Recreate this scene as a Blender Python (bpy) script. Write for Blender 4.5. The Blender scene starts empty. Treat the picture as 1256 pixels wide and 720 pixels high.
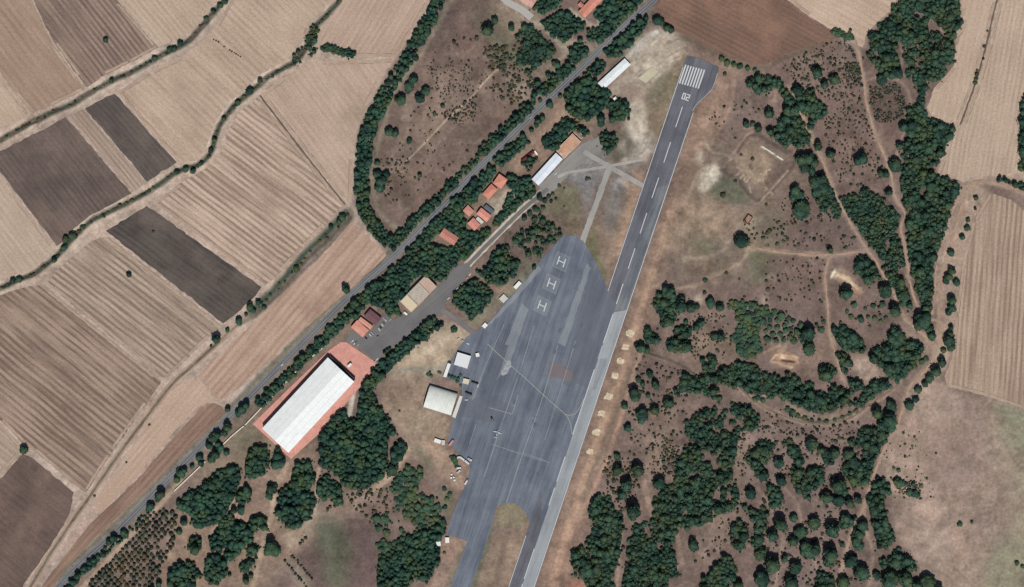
import bpy, bmesh, math, random
import numpy as np
from mathutils import Vector, Matrix
R = math.radians
random.seed(7)
rng = np.random.default_rng(11)
S = 1.2                                   # metres per map unit
scene = bpy.context.scene
COL = scene.collection
SUN_EL, SUN_AZ = 54.0, 174.0              # sun a little before noon, shadows falling north
FIT = 1.42                                # sunlit brightness of a white surface, for the real base colours

def W(p, z=0.0):
    return ((p[0]-628.0)*S, (360.0-p[1])*S, z)
def lin(c):
    c /= 255.0
    return c/12.92 if c <= 0.04045 else ((c+0.055)/1.055)**2.4
def alb(rgb):
    return tuple(min(0.85, lin(c)/FIT) for c in rgb) + (1.0,)

# ------------------------------------------------------------------ objects
def tag(o, label, cat=None, group=None, kind=None):
    o['label'] = label
    if cat: o['category'] = cat
    if group: o['group'] = group
    if kind: o['kind'] = kind
    return o
def link(name, me, mat=None, parent=None):
    o = bpy.data.objects.new(name, me)
    COL.objects.link(o)
    if mat is not None and me is not None:
        me.materials.append(mat)
    if parent is not None: o.parent = parent
    return o
def empty(name, loc, rz, label, cat, group=None):
    o = bpy.data.objects.new(name, None)
    COL.objects.link(o)
    o.empty_display_size = 1
    o.location = loc; o.rotation_euler = (0, 0, rz)
    return tag(o, label, cat, group)
def copy_tree(o, parent=None):
    c = o.copy(); COL.objects.link(c)
    if parent: c.parent = parent
    for ch in list(o.children): copy_tree(ch, c)
    return c

class MB:
    """collects shapes into one mesh"""
    def __init__(s): s.v = []; s.f = []
    def add(s, vs, fs):
        n = len(s.v); s.v += [tuple(v) for v in vs]; s.f += [tuple(i+n for i in f) for f in fs]; return s
    def box(s, x0, x1, y0, y1, z0, z1):
        return s.add([(x0,y0,z0),(x1,y0,z0),(x1,y1,z0),(x0,y1,z0),(x0,y0,z1),(x1,y0,z1),(x1,y1,z1),(x0,y1,z1)],
                     [(3,2,1,0),(4,5,6,7),(0,1,5,4),(1,2,6,5),(2,3,7,6),(3,0,4,7)])
    def prism(s, prof, x0, x1, axis='x'):
        """closed (a,z) profile swept along x (a = y) or along y (a = x)"""
        n = len(prof)
        f = (lambda a, z, t: (t, a, z)) if axis == 'x' else (lambda a, z, t: (a, t, z))
        vs = [f(a, z, x0) for a, z in prof] + [f(a, z, x1) for a, z in prof]
        fs = [tuple(range(n))[::-1], tuple(range(n, 2*n))] + [(i, (i+1) % n, n+(i+1) % n, n+i) for i in range(n)]
        return s.add(vs, fs)
    def tube(s, pts, rad, n=10):
        """tapered tube through points, a radius for each"""
        pts = [Vector(p) for p in pts]; vs = []; fs = []
        for i, p in enumerate(pts):
            d = (pts[min(i+1, len(pts)-1)] - pts[max(i-1, 0)]).normalized()
            u = d.cross(Vector((0, 0, 1)) if abs(d.z) < 0.9 else Vector((1, 0, 0))).normalized(); w = d.cross(u)
            r = rad[i] if isinstance(rad, (list, tuple)) else rad
            for k in range(n):
                a = 2*math.pi*k/n
                vs.append(p + u*(r*math.cos(a)) + w*(r*math.sin(a)))
        for i in range(len(pts)-1):
            for k in range(n):
                fs.append((i*n+k, i*n+(k+1) % n, (i+1)*n+(k+1) % n, (i+1)*n+k))
        fs.append(tuple(range(n))[::-1]); fs.append(tuple(range((len(pts)-1)*n, len(pts)*n)))
        return s.add(vs, fs)
    def mesh(s, name, bevel=0):
        me = bpy.data.meshes.new(name); me.from_pydata(s.v, [], s.f)
        bm = bmesh.new(); bm.from_mesh(me)
        bmesh.ops.recalc_face_normals(bm, faces=bm.faces)
        if bevel: bmesh.ops.bevel(bm, geom=list(bm.edges), offset=bevel, segments=2, affect='EDGES', clamp_overlap=True)
        bm.to_mesh(me); bm.free(); me.update(); return me
    def build(s, name, mat, parent=None, bevel=0):
        return link(name, s.mesh(name, bevel), mat, parent)

# ------------------------------------------------------------------ materials
class NT:
    def __init__(s, name):
        s.m = bpy.data.materials.new(name); s.m.use_nodes = True
        s.n = s.m.node_tree.nodes; s.l = s.m.node_tree.links
        s.b = s.n['Principled BSDF']; s.b.inputs['Specular IOR Level'].default_value = 0.25
        s.pos = s.n.new('ShaderNodeNewGeometry').outputs['Position']
    def setin(s, sock, v):
        if isinstance(v, (int, float, tuple)): sock.default_value = v
        else: s.l.new(v, sock)
    def math(s, op, a, b=0.0, c=None):
        k = s.n.new('ShaderNodeMath'); k.operation = op
        s.setin(k.inputs[0], a); s.setin(k.inputs[1], b)
        if c is not None: s.setin(k.inputs[2], c)
        return k.outputs[0]
    def rot(s, v, ang):
        k = s.n.new('ShaderNodeVectorRotate'); k.rotation_type = 'Z_AXIS'
        s.setin(k.inputs['Vector'], v); k.inputs['Angle'].default_value = ang
        return k.outputs[0]
    def scale(s, v, sx, sy, sz=1.0, loc=(0, 0, 0)):
        k = s.n.new('ShaderNodeMapping'); s.setin(k.inputs['Vector'], v)
        k.inputs['Scale'].default_value = (sx, sy, sz); k.inputs['Location'].default_value = loc
        return k.outputs[0]
    def noise(s, v, sc, det=3.0, rough=0.55, dist=0.0):
        k = s.n.new('ShaderNodeTexNoise'); s.setin(k.inputs['Vector'], v)
        k.inputs['Scale'].default_value = sc; k.inputs['Detail'].default_value = det
        k.inputs['Roughness'].default_value = rough; k.inputs['Distortion'].default_value = dist
        return k.outputs['Fac']
    def rng(s, v, a, b, c, d):
        k = s.n.new('ShaderNodeMapRange'); s.setin(k.inputs[0], v)
        for i, x in enumerate((a, b, c, d)): k.inputs[i+1].default_value = x
        return k.outputs[0]
    def mix(s, f, a, b, mode='MIX'):
        k = s.n.new('ShaderNodeMix'); k.data_type = 'RGBA'; k.blend_type = mode; k.clamp_factor = True
        s.setin(k.inputs[0], f); s.setin(k.inputs[6], a); s.setin(k.inputs[7], b)
        return k.outputs[2]
    def mul(s, col, f):
        """multiply a colour by a grey factor"""
        k = s.n.new('ShaderNodeVectorMath'); k.operation = 'SCALE'
        s.setin(k.inputs[0], col); s.setin(k.inputs['Scale'], f)
        return k.outputs[0]
    def out(s, col, rough=0.9):
        s.setin(s.b.inputs['Base Color'], col); s.setin(s.b.inputs['Roughness'], rough)
        return s.m

def field_mat(name, c1, c2, ang, period, stripe=0.6, blotch=0.5, c3=None, fine=0.7):
    """ploughed or harvested land: worked lines at ang (map degrees, 0 = east), irregular in width and tone"""
    t = NT(name)
    c1, c2 = ((c[0], c[1]+2, c[2]+3) for c in (c1, c2))
    v = t.rot(t.pos, -R(ang))
    warp = t.noise(t.pos, 0.012, 2)
    vy = t.n.new('ShaderNodeSeparateXYZ'); t.l.new(v, vy.inputs[0])
    y = t.math('ADD', vy.outputs[1], t.math('MULTIPLY', warp, period*0.7))
    wv = t.math('SINE', t.math('MULTIPLY', y, 2*math.pi/period))
    n1 = t.noise(t.scale(v, 0.006, 1.0/period*0.75), 1.0, 4, 0.65)
    n2 = t.noise(t.scale(v, 0.02, 0.42), 1.0, 3, 0.6)
    n3 = t.noise(t.pos, 0.016, 5, 0.62)
    n4 = t.noise(t.pos, 0.30, 4, 0.7)
    amp = t.rng(t.noise(t.pos, 0.011, 3), 0.35, 0.62, 0.15, 1.0)
    wv = t.rng(wv, -0.75, 0.35, -1.0, 0.55)
    f = t.math('MULTIPLY', t.math('MULTIPLY', wv, amp), 0.46*stripe)
    f = t.math('ADD', f, t.rng(n1, 0.3, 0.7, -0.45*stripe, 0.45*stripe))
    f = t.math('ADD', f, t.rng(n2, 0.3, 0.7, -0.30*fine, 0.30*fine))
    f = t.math('ADD', f, t.rng(n3, 0.3, 0.7, -0.55*blotch, 0.55*blotch))
    f = t.math('ADD', f, 0.5)
    col = t.mix(f, alb(c1), alb(c2))
    if c3:
        col = t.mix(t.rng(t.noise(t.scale(t.pos, 1, 1, 1, (91, 37, 0)), 0.012, 5, 0.6), 0.52, 0.72, 0, 0.8), col, alb(c3))
    specks = t.rng(t.noise(t.pos, 0.22, 2, 0.5), 0.70, 0.80, 0.0, 0.35)
    col = t.mix(specks, col, alb(tuple(min(255, x+45) for x in c2)))
    col = t.mul(col, t.rng(n4, 0.25, 0.75, 0.78, 1.22))
    return t.out(col, 0.95)

def tarmac_mat(name, c1, c2, ang, streak=1.0, patch=None):
    t = NT(name)
    v = t.rot(t.pos, -R(ang))
    n1 = t.noise(t.scale(v, 0.006, 0.10), 1.0, 5, 0.65)
    n2 = t.noise(t.pos, 0.02, 5, 0.65)
    n3 = t.noise(t.pos, 0.5, 3, 0.7)
    n4 = t.noise(t.scale(v, 0.03, 0.6), 1.0, 2, 0.6)
    f = t.math('ADD', t.rng(n1, 0.3, 0.7, -0.5*streak, 0.5*streak), t.rng(n2, 0.3, 0.7, -0.4, 0.4))
    f = t.math('ADD', f, t.rng(n4, 0.3, 0.7, -0.22*streak, 0.22*streak))
    f = t.math('ADD', f, 0.5)
    col = t.mix(f, alb(c1), alb(c2))
    if patch:
        br = t.n.new('ShaderNodeTexBrick'); t.l.new(t.scale(v, 1, 1), br.inputs['Vector'])
        br.inputs['Scale'].default_value = 1/22.0; br.inputs['Mortar Size'].default_value = 0.006
        br.inputs['Brick Width'].default_value = 2.6; br.inputs['Row Height'].default_value = 0.55
        br.inputs['Color1'].default_value = (1, 1, 1, 1); br.inputs['Color2'].default_value = (0.86, 0.86, 0.86, 1)
        br.inputs['Mortar'].default_value = (0.80, 0.80, 0.80, 1)
        col = t.mix(patch, col, br.outputs['Color'], 'MULTIPLY')
    col = t.mul(col, t.rng(n3, 0.25, 0.75, 0.9, 1.1))
    return t.out(col, 0.9)

def plain_mat(name, c, var=0.12, sc=0.4, rough=0.8, c2=None, sc2=0.05, metal=0.0):
    t = NT(name)
    col = t.mix(t.rng(t.noise(t.pos, sc2, 4, 0.6), 0.35, 0.65, 0, 1), alb(c), alb(c2 or c))
    col = t.mul(col, t.rng(t.noise(t.pos, sc, 4, 0.65), 0.25, 0.75, 1-var, 1+var))
    t.b.inputs['Metallic'].default_value = metal
    return t.out(col, rough)

def roof_mat(name, c, ang, pitch=1.0, depth=0.12, var=0.15, c2=None, rough=0.7):
    """ribbed sheet or tile courses running along ang, weathered"""
    t = NT(name)
    v = t.rot(t.pos, -R(ang))
    sp = t.n.new('ShaderNodeSeparateXYZ'); t.l.new(v, sp.inputs[0])
    rib = t.math('SINE', t.math('MULTIPLY', sp.outputs[0], 2*math.pi/pitch))
    streak = t.noise(t.scale(v, 0.5, 0.05), 1.0, 4, 0.6)
    col = t.mix(t.rng(t.noise(t.pos, 0.12, 5, 0.7), 0.4, 0.62, 0, 1), alb(c), alb(c2 or c))
    f = t.math('ADD', t.math('MULTIPLY', rib, depth), t.rng(streak, 0.25, 0.75, 1-var, 1+var))
    f = t.math('MULTIPLY', f, t.rng(t.noise(t.pos, 0.8, 3, 0.7), 0.25, 0.75, 1-var, 1+var))
    return t.out(t.mul(col, f), rough)

def leaf_mat(name, c1, c2, hue=None):
    t = NT(name)
    oi = t.n.new('ShaderNodeObjectInfo')
    big = t.noise(t.pos, 0.035, 3, 0.6)
    sm = t.noise(t.pos, 0.42, 4, 0.75)
    mid = t.noise(t.pos, 0.085, 2, 0.5)
    f = t.math('ADD', t.rng(big, 0.3, 0.7, -0.25, 0.75), t.math('MULTIPLY', oi.outputs['Random'], 0.5))
    f = t.math('ADD', f, t.rng(mid, 0.3, 0.7, -0.8, 0.8))
    col = t.mix(f, c1, c2)
    col = t.mix(t.rng(t.noise(t.scale(t.pos, 1, 1, 1, (40, 9, 3)), 0.05, 2), 0.48, 0.68, 0, .75), col, tuple(a*b for a, b in zip(c2, (1.7, 1.08, .72, 1))))
    col = t.mul(col, t.rng(sm, 0.3, 0.7, 0.4, 1.65))
    t.b.inputs['Specular IOR Level'].default_value = 0.15
    return t.out(col, 0.8)

M = {}
def pm(key, c, **k):
    M[key] = plain_mat(key, c, **k); return M[key]
pm('white_paint', (236, 236, 232), var=0.05, rough=0.5)
pm('road_paint', (205, 208, 208), var=0.10, sc=0.6)
pm('worn_paint', (176, 180, 184), var=0.16, sc=0.5)
pm('yellow_paint', (172, 172, 158), var=0.14, sc=0.5)
pm('cream_wall', (236, 224, 204), var=0.08)
pm('plaster', (205, 196, 182), var=0.08)
pm('stone', (190, 176, 150), var=0.2)
pm('concrete', (205, 204, 192), var=0.12, sc=0.3)
pm('dark_steel', (62, 62, 66), var=0.1)
pm('glass', (40, 46, 52), var=0.05, rough=0.15)
pm('rubber', (28, 28, 30), var=0.05)
pm('timber', (110, 82, 62), var=0.2)
pm('bark', (70, 58, 48), var=0.2)
M['oak_leaf'] = leaf_mat('oak_leaf', (0.012, 0.031, 0.024, 1), (0.032, 0.068, 0.043, 1))
M['grove_leaf'] = leaf_mat('grove_leaf', (0.012, 0.033, 0.026, 1), (0.028, 0.068, 0.043, 1))
M['green_leaf'] = leaf_mat('green_leaf', (0.020, 0.048, 0.033, 1), (0.042, 0.082, 0.047, 1))
M['shrub_leaf'] = leaf_mat('shrub_leaf', (0.018, 0.026, 0.021, 1), (0.052, 0.060, 0.038, 1))

# ------------------------------------------------------------------ flat sheets
def jitter_poly(pts, jit, step=5.0):
    out = []
    n = len(pts)
    for i in range(n):
        a = np.array(pts[i], float); b = np.array(pts[(i+1) % n], float)
        L = np.linalg.norm(b-a); k = max(1, int(L/step)) if jit > 0 else 1
        for j in range(k):
            p = a + (b-a)*j/k
            if jit > 0: p = p + rng.normal(0, jit, 2)
            out.append(tuple(p))
    return out
def smooth_closed(pts, it=2):
    for _ in range(it):
        q = []
        for i in range(len(pts)):
            a, b = pts[i], pts[(i+1) % len(pts)]
            q += [(a[0]*.75+b[0]*.25, a[1]*.75+b[1]*.25), (a[0]*.25+b[0]*.75, a[1]*.25+b[1]*.75)]
        pts = q
    return pts
def sheet(name, pts, z, mat, jit=0.35, parent=None, smooth=0):
    if smooth: pts = smooth_closed(pts, smooth)
    pts = jitter_poly(pts, jit)
    bm = bmesh.new()
    f = bm.faces.new([bm.verts.new(W(p, z)) for p in pts])
    f.normal_update()
    if f.normal.z < 0: f.normal_flip()
    bmesh.ops.triangulate(bm, faces=bm.faces)
    me = bpy.data.meshes.new(name); bm.to_mesh(me); bm.free()
    return link(name, me, mat, parent)
def catmull(pts, step=4.0):
    if len(pts) < 3:
        P = [np.array(p, float) for p in pts]
        n = max(1, int(np.linalg.norm(P[1]-P[0])/step))
        return [tuple(P[0]+(P[1]-P[0])*i/n) for i in range(n+1)]
    P = [np.array(p, float) for p in pts]
    P = [2*P[0]-P[1]] + P + [2*P[-1]-P[-2]]
    out = []
    for i in range(1, len(P)-2):
        n = max(1, int(np.linalg.norm(P[i+1]-P[i])/step))
        for j in range(n):
            t = j/n
            out.append(tuple(0.5*((2*P[i]) + (-P[i-1]+P[i+1])*t + (2*P[i-1]-5*P[i]+4*P[i+1]-P[i+2])*t*t + (-P[i-1]+3*P[i]-3*P[i+1]+P[i+2])*t**3)))
    out.append(tuple(P[-2])); return out
def offset_line(line, d):
    """polyline moved d map units to the side"""
    L = [np.array(p, float) for p in line]; out = []
    for i in range(len(L)):
        t = L[min(i+1, len(L)-1)] - L[max(i-1, 0)]; t /= (np.linalg.norm(t)+1e-9)
        out.append(tuple(L[i] + d*np.array((-t[1], t[0]))))
    return out
def ribbon(name, pts, width, z, mat, jit=0.2, parent=None, step=4.0, ends=None):
    line = catmull(pts, step)
    vs, fs = [], []
    L = [np.array(p, float) for p in line]
    for i in range(len(L)):
        t = L[min(i+1, len(L)-1)] - L[max(i-1, 0)]; t /= (np.linalg.norm(t)+1e-9)
        nn = np.array((-t[1], t[0]))
        w = width/2
        if ends: w *= 1 + (ends-1)*i/(len(L)-1)
        a = L[i] + nn*(w + rng.normal(0, jit) if jit else w); b = L[i] - nn*(w + rng.normal(0, jit) if jit else w)
        vs += [W(a, z), W(b, z)]
        if i: fs.append((2*i-2, 2*i-1, 2*i+1, 2*i))
    mb = MB(); mb.add(vs, fs)
    me = bpy.data.meshes.new(name); me.from_pydata(mb.v, [], mb.f); me.update()
    if len(me.polygons) and me.polygons[0].normal.z < 0: me.flip_normals()
    return link(name, me, mat, parent)
# ------------------------------------------------------------------ the ground: one sheet, its soil and dry grass mapped point by point
GX0, GX1, GY0, GY1, GS = -60.0, 1316.0, -60.0, 780.0, 1.25
gx = np.arange(GX0, GX1+GS, GS); gy = np.arange(GY0, GY1+GS, GS)
NX, NY = len(gx), len(gy)
PX, PY = np.meshgrid(gx, gy)
def vnoise(scale, seed):
    r = np.random.default_rng(seed)
    nx, ny = int((GX1-GX0)/scale)+4, int((GY1-GY0)/scale)+4
    g = r.random((ny, nx))
    fx = (PX-GX0)/scale; fy = (PY-GY0)/scale
    ix = fx.astype(int); iy = fy.astype(int); fx = fx-ix; fy = fy-iy
    fx = fx*fx*(3-2*fx); fy = fy*fy*(3-2*fy)
    return (g[iy, ix]*(1-fx)+g[iy, ix+1]*fx)*(1-fy) + (g[iy+1, ix]*(1-fx)+g[iy+1, ix+1]*fx)*fy
def fbm(scale, seed, octv=4, gain=0.55):
    a, s, tot = 1.0, 0.0, 0.0
    for o in range(octv):
        s = s + a*vnoise(scale/2**o, seed+o*17); tot += a; a *= gain
    return s/tot
WX = (fbm(22, 1)-0.5)*2; WY = (fbm(22, 5)-0.5)*2
FN = fbm(14, 9, 5, 0.65)
FN2 = fbm(60, 21, 5, 0.6)
def in_poly(X, Y, pts):
    m = np.zeros(X.shape, bool); n = len(pts)
    for i in range(n):
        x0, y0 = pts[i]; x1, y1 = pts[(i+1) % n]
        if y0 == y1: continue
        m ^= ((y0 > Y) != (y1 > Y)) & (X < (x1-x0)*(Y-y0)/(y1-y0)+x0)
    return m
def blur(a, r):
    k = int(round(r/GS))
    if k < 1: return a
    for _ in range(2):
        for ax in (0, 1):
            p = np.pad(a, [(k+1, k) if i == ax else (0, 0) for i in (0, 1)], mode='edge')
            c = np.cumsum(p, axis=ax)
            a = (np.take(c, range(2*k+1, c.shape[ax]), axis=ax) - np.take(c, range(0, c.shape[ax]-2*k-1), axis=ax))/(2*k+1)
    return a
def seg_dist(X, Y, line):
    d = np.full(X.shape, 1e9)
    for (x0, y0), (x1, y1) in zip(line[:-1], line[1:]):
        dx, dy = x1-x0, y1-y0
        t = np.clip(((X-x0)*dx+(Y-y0)*dy)/(dx*dx+dy*dy+1e-9), 0, 1)
        d = np.minimum(d, np.hypot(X-x0-t*dx, Y-y0-t*dy))
    return d
base = np.array([lin(c) for c in (127, 105, 94)])
G = np.ones(PX.shape+(3,))*base
def lay(rgb, pts, soft=4, strength=1.0, warp=3.0, brk=0.0):
    xs = [p[0] for p in pts]; ys = [p[1] for p in pts]; m = soft*3+warp+8
    i0 = max(0, int((min(xs)-m-GX0)/GS)); i1 = min(NX, int((max(xs)+m-GX0)/GS)+1)
    j0 = max(0, int((min(ys)-m-GY0)/GS)); j1 = min(NY, int((max(ys)+m-GY0)/GS)+1)
    if i1 <= i0 or j1 <= j0: return
    sl = (slice(j0, j1), slice(i0, i1))
    k = in_poly(PX[sl]+WX[sl]*warp, PY[sl]+WY[sl]*warp, pts).astype(float)
    k = blur(k, soft)*strength
    if brk: k = k*np.clip(0.5+(FN[sl]-0.5)*6*brk+(1-brk)*0.5, 0, 1)
    c = np.array([lin(v) for v in rgb])
    G[sl] = G[sl]*(1-k[..., None]) + c*k[..., None]
def strip(rgb, line, width, soft=1.5, strength=1.0, warp=1.5, brk=0.0):
    line = catmull(line, 8)
    xs = [p[0] for p in line]; ys = [p[1] for p in line]; m = width+soft*3+warp+6
    i0 = max(0, int((min(xs)-m-GX0)/GS)); i1 = min(NX, int((max(xs)+m-GX0)/GS)+1)
    j0 = max(0, int((min(ys)-m-GY0)/GS)); j1 = min(NY, int((max(ys)+m-GY0)/GS)+1)
    if i1 <= i0 or j1 <= j0: return
    sl = (slice(j0, j1), slice(i0, i1))
    d = seg_dist(PX[sl]+WX[sl]*warp, PY[sl]+WY[sl]*warp, line)
    k = np.clip((width/2+soft-d)/(2*soft), 0, 1); k = k*k*(3-2*k)*strength
    if brk: k = k*np.clip(0.5+(FN[sl]-0.5)*6*brk+(1-brk)*0.5, 0, 1)
    c = np.array([lin(v) for v in rgb])
    G[sl] = G[sl]*(1-k[..., None]) + c*k[..., None]
def spot(rgb, p, r, soft=3, strength=0.8, brk=0.4):
    lay(rgb, [(p[0]+r*math.cos(a), p[1]+r*math.sin(a)) for a in np.linspace(0, 2*math.pi, 10, endpoint=False)], soft, strength, r*0.5+1, brk)

# lines of the place, shared by soil, sheets and planting
ROAD = [(880, -78), (802, 0), (767, 31), (730, 67), (693, 103), (654, 140), (620, 174), (580, 213), (540, 256), (513, 284), (488, 310), (443, 350), (410, 382), (377, 415), (340, 452), (297, 496), (270, 522), (233, 561), (187, 607), (143, 652), (97, 693), (70, 722), (20, 775)]
DITCH_A = [(-10, 177), (0, 172), (30, 155), (60, 140), (90, 127), (113, 112), (140, 98), (167, 85), (190, 72), (217, 58), (237, 45), (253, 25), (277, 0), (284, -8)]
DITCH_B = [(-10, 358), (0, 353), (20, 345), (43, 335), (63, 320), (80, 302), (93, 288), (110, 273), (140, 257), (167, 243), (187, 231), (213, 213), (230, 206), (243, 203), (257, 190), (263, 173), (270, 153), (287, 130), (307, 113), (327, 96), (350, 83), (367, 72), (377, 55), (382, 38), (400, 20), (417, 0), (422, -8)]
DITCH_D = [(427, 264), (405, 285), (380, 310), (355, 338), (330, 365), (310, 383)]
HEDGE_C = [(545, -5), (537, 7), (523, 30), (507, 60), (490, 88), (473, 112), (462, 135), (451, 160), (446, 187), (444, 213), (444, 240), (449, 260), (461, 280), (478, 297)]
TRACK_E = [(424, 258), (430, 268), (400, 305), (345, 358), (312, 388), (288, 402), (265, 422), (240, 445), (212, 470), (190, 498), (145, 558), (108, 612), (88, 640), (60, 682), (36, 722), (20, 750)]
# farmland in the west
lay((184, 160, 142), [(-70, -70), (548, -70), (530, 10), (500, 50), (468, 100), (440, 158), (434, 250), (470, 305), (480, 308), (60, 745), (40, 790), (-70, 790)], 3, 1, 2)
lay((175, 148, 130), [(200, 500), (270, 490), (60, 745), (20, 745)], 6, 0.6, 4)
for ln, w in ((DITCH_A, 15), (DITCH_B, 17)):
    strip((196, 174, 152), ln, w, 3, 0.8, 1.5)
    strip((112, 104, 86), ln, 8, 1.5, 0.85, 2)
    strip((58, 68, 58), ln, 4.4, 1.2, 0.95, 1.2, 0.12)
strip((118, 108, 90), DITCH_D, 17, 3, 0.85, 2)
strip((82, 98, 78), offset_line(DITCH_D, 3), 7, 2, 0.9, 2)
strip((56, 70, 60), offset_line(DITCH_D, 3), 3, 1.5, 0.8, 2, 0.3)
strip((88, 76, 66), offset_line(DITCH_D, -4), 4, 2, 0.8, 2, 0.2)
strip((74, 78, 60), [(345, 350), (310, 383), (290, 398)], 5, 2, 0.8, 2, 0.5)
strip((192, 166, 144), TRACK_E[5:], 10, 2, 0.85, 1)
strip((104, 94, 80), TRACK_E[6:], 4.2, 1.2, 0.9, 0.8)
strip((100, 88, 76), TRACK_E[:8], 4, 1.5, 0.7, 1, 0.2)
for seg, w in (([(0, 172), (28, 156), (50, 146)], 5), ([(95, 122), (116, 111)], 4), ([(234, 47), (246, 34), (254, 26)], 5), ([(150, 93), (158, 89)], 4), ([(366, 66), (374, 60)], 7)):
    strip((104, 86, 76), seg, w, 1.5, .85, 2)
for k in range(70):
    L = catmull(DITCH_A if k % 2 else DITCH_B, 3); i = int(rng.integers(3, len(L)-6))
    strip([(150, 132, 112), (46, 58, 50), (84, 92, 72)][k % 3], offset_line(L[i:i+3], rng.normal(0, 2)), rng.uniform(1, 2.6), 1, .6, 1)
# verge of the highway
strip((124, 116, 98), ROAD, 24, 4, 0.75, 2)
strip((96, 100, 88), offset_line(catmull(ROAD[10:], 12), 8), 5, 2, 0.6, 1, 0.3)
strip((150, 132, 112), offset_line(catmull(ROAD[12:], 12), -11), 12, 3, 0.5, 2, 0.4)
# dry triangle of scrub west of the highway
lay((122, 100, 88), [(548, -30), (640, -30), (690, 90), (640, 150), (560, 225), (500, 284), (470, 282), (452, 250), (452, 180), (480, 110), (520, 50)], 4, 1, 4)
lay((112, 88, 80), [(540, 10), (590, 5), (600, 40), (570, 80), (540, 110), (520, 70)], 10, 0.6, 8, 0.4)
lay((146, 124, 106), [(520, 90), (560, 70), (620, 90), (560, 150), (500, 220), (470, 210), (490, 140)], 10, 0.5, 8, 0.5)
lay((168, 146, 122), [(590, -20), (660, -20), (660, 30), (632, 50), (610, 20)], 8, 0.7, 5)
lay((70, 108, 70), [(630, 64), (648, 62), (656, 74), (648, 84), (632, 80)], 4, .8, 4)
lay((92, 104, 72), [(580, 15), (612, 20), (640, 60), (660, 85), (620, 80), (598, 50)], 9, 0.6, 6, 0.5)
lay((150, 130, 108), [(640, 78), (690, 70), (700, 88), (660, 110), (640, 130), (620, 120)], 7, 0.7, 5, 0.3)
strip((140, 128, 106), [(556, -5), (541, 22), (516, 67), (496, 95), (482, 118), (470, 157), (459, 200), (457, 228), (464, 258), (480, 275), (496, 282)], 5, 2, 0.8, 2)
strip((182, 158, 130), [(497, 200), (523, 173), (550, 145), (577, 120), (597, 97), (612, 83)], 2.2, 0.9, 0.9, 1)
strip((165, 142, 118), [(516, 196), (560, 155), (600, 118)], 3, 3, 0.3, 3, 0.4)
lay((170, 152, 128), [(640, 30), (668, 25), (735, 62), (722, 70), (690, 60), (668, 38)], 4, 0.7, 2)
strip((176, 160, 136), [(640, 32), (664, 30), (690, 58), (697, 62)], 5, 2, 0.8, 1)
strip((176, 160, 136), [(697, 62), (690, 70), (676, 80)], 4, 2, 0.7, 1)
strip((186, 172, 152), [(700, 12), (722, 30), (730, 32), (740, 22)], 6, 2, 0.7, 2)
# strip of buildings between the highway and the airfield
lay((134, 112, 95), [(800, 30), (730, 70), (560, 245), (490, 315), (390, 410), (300, 510), (340, 560), (470, 440), (560, 330), (720, 175), (790, 70)], 4, 0.9, 3)
lay((160, 128, 104), [(690, 118), (712, 148), (660, 200), (632, 215), (622, 195), (660, 165)], 4, 0.7, 3)
lay((190, 172, 148), [(600, 245), (612, 240), (625, 228), (632, 240), (612, 268), (604, 262)], 3, 0.8, 2)
lay((200, 186, 164), [(770, 60), (795, 42), (815, 34), (840, 46), (842, 66), (826, 84), (800, 108), (770, 96)], 5, 0.9, 4, 0.3)
strip((204, 198, 186), [(766, 74), (790, 50), (806, 39)], 5, 1.5, .85, .6)
lay((148, 132, 112), [(795, 44), (830, 42), (838, 60), (812, 78), (780, 80)], 3, 0.5, 6, 0.8)
lay((194, 178, 156), [(742, 112), (770, 86), (800, 110), (794, 122), (766, 122)], 4, 0.7, 3)
lay((140, 110, 96), [(758, 104), (774, 102), (796, 120), (786, 126), (762, 116)], 3, 0.7, 3, 0.4)
lay((206, 192, 170), [(776, 120), (792, 122), (795, 150), (806, 164), (802, 184), (786, 198), (770, 204), (758, 200), (776, 186), (774, 168), (764, 156), (770, 142)], 4, 0.9, 3, 0.2)
lay((108, 102, 82), [(752, 160), (770, 162), (775, 175), (768, 190), (752, 200), (744, 196), (752, 184)], 3, 0.9, 2)
lay((186, 172, 150), [(757, 180), (764, 172), (768, 178), (760, 190)], 2, 0.6, 2)
# grass between the grounds and the runway
lay((134, 120, 94), [(842, 58), (826, 86), (806, 106), (790, 124), (796, 150), (806, 164), (806, 184), (846, 80)], 4, 0.95, 3)
lay((108, 112, 84), [(815, 80), (826, 88), (820, 120), (800, 130), (794, 110)], 6, 0.5, 4, 0.4)
lay((150, 122, 96), [(806, 130), (824, 120), (812, 170), (802, 180), (798, 160)], 6, 0.7, 4, 0.4)
lay((160, 130, 106), [(826, 62), (846, 66), (890, 72), (940, 84), (934, 96), (900, 92), (880, 84), (842, 76)], 4, 0.6, 3)
# the old crossing and the wedge between apron and runway
lay((138, 134, 132), [(726, 170), (738, 178), (748, 200), (760, 206), (786, 198), (784, 214), (752, 210), (728, 228), (718, 262), (712, 236), (700, 222), (690, 218), (700, 205)], 4, 0.9, 3)
lay((118, 114, 116), [(700, 222), (740, 212), (728, 240), (716, 268), (718, 240)], 3, 0.8, 3, 0.2)
lay((120, 110, 84), [(664, 252), (690, 228), (708, 224), (716, 248), (714, 278), (700, 290), (690, 288), (676, 270)], 4, 0.95, 3, 0.1)
lay((98, 104, 74), [(672, 250), (690, 230), (704, 240), (694, 262)], 6, 0.5, 4, 0.4)
lay((150, 124, 100), [(690, 260), (712, 262), (708, 290), (692, 288)], 6, 0.6, 4, 0.3)
lay((142, 120, 100), [(752, 212), (790, 228), (770, 290), (748, 352), (730, 320), (722, 296), (728, 262)], 3, 0.95, 2)
lay((112, 110, 108), [(752, 214), (772, 222), (766, 262), (750, 290), (738, 272), (742, 240)], 6, 0.8, 4)
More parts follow.
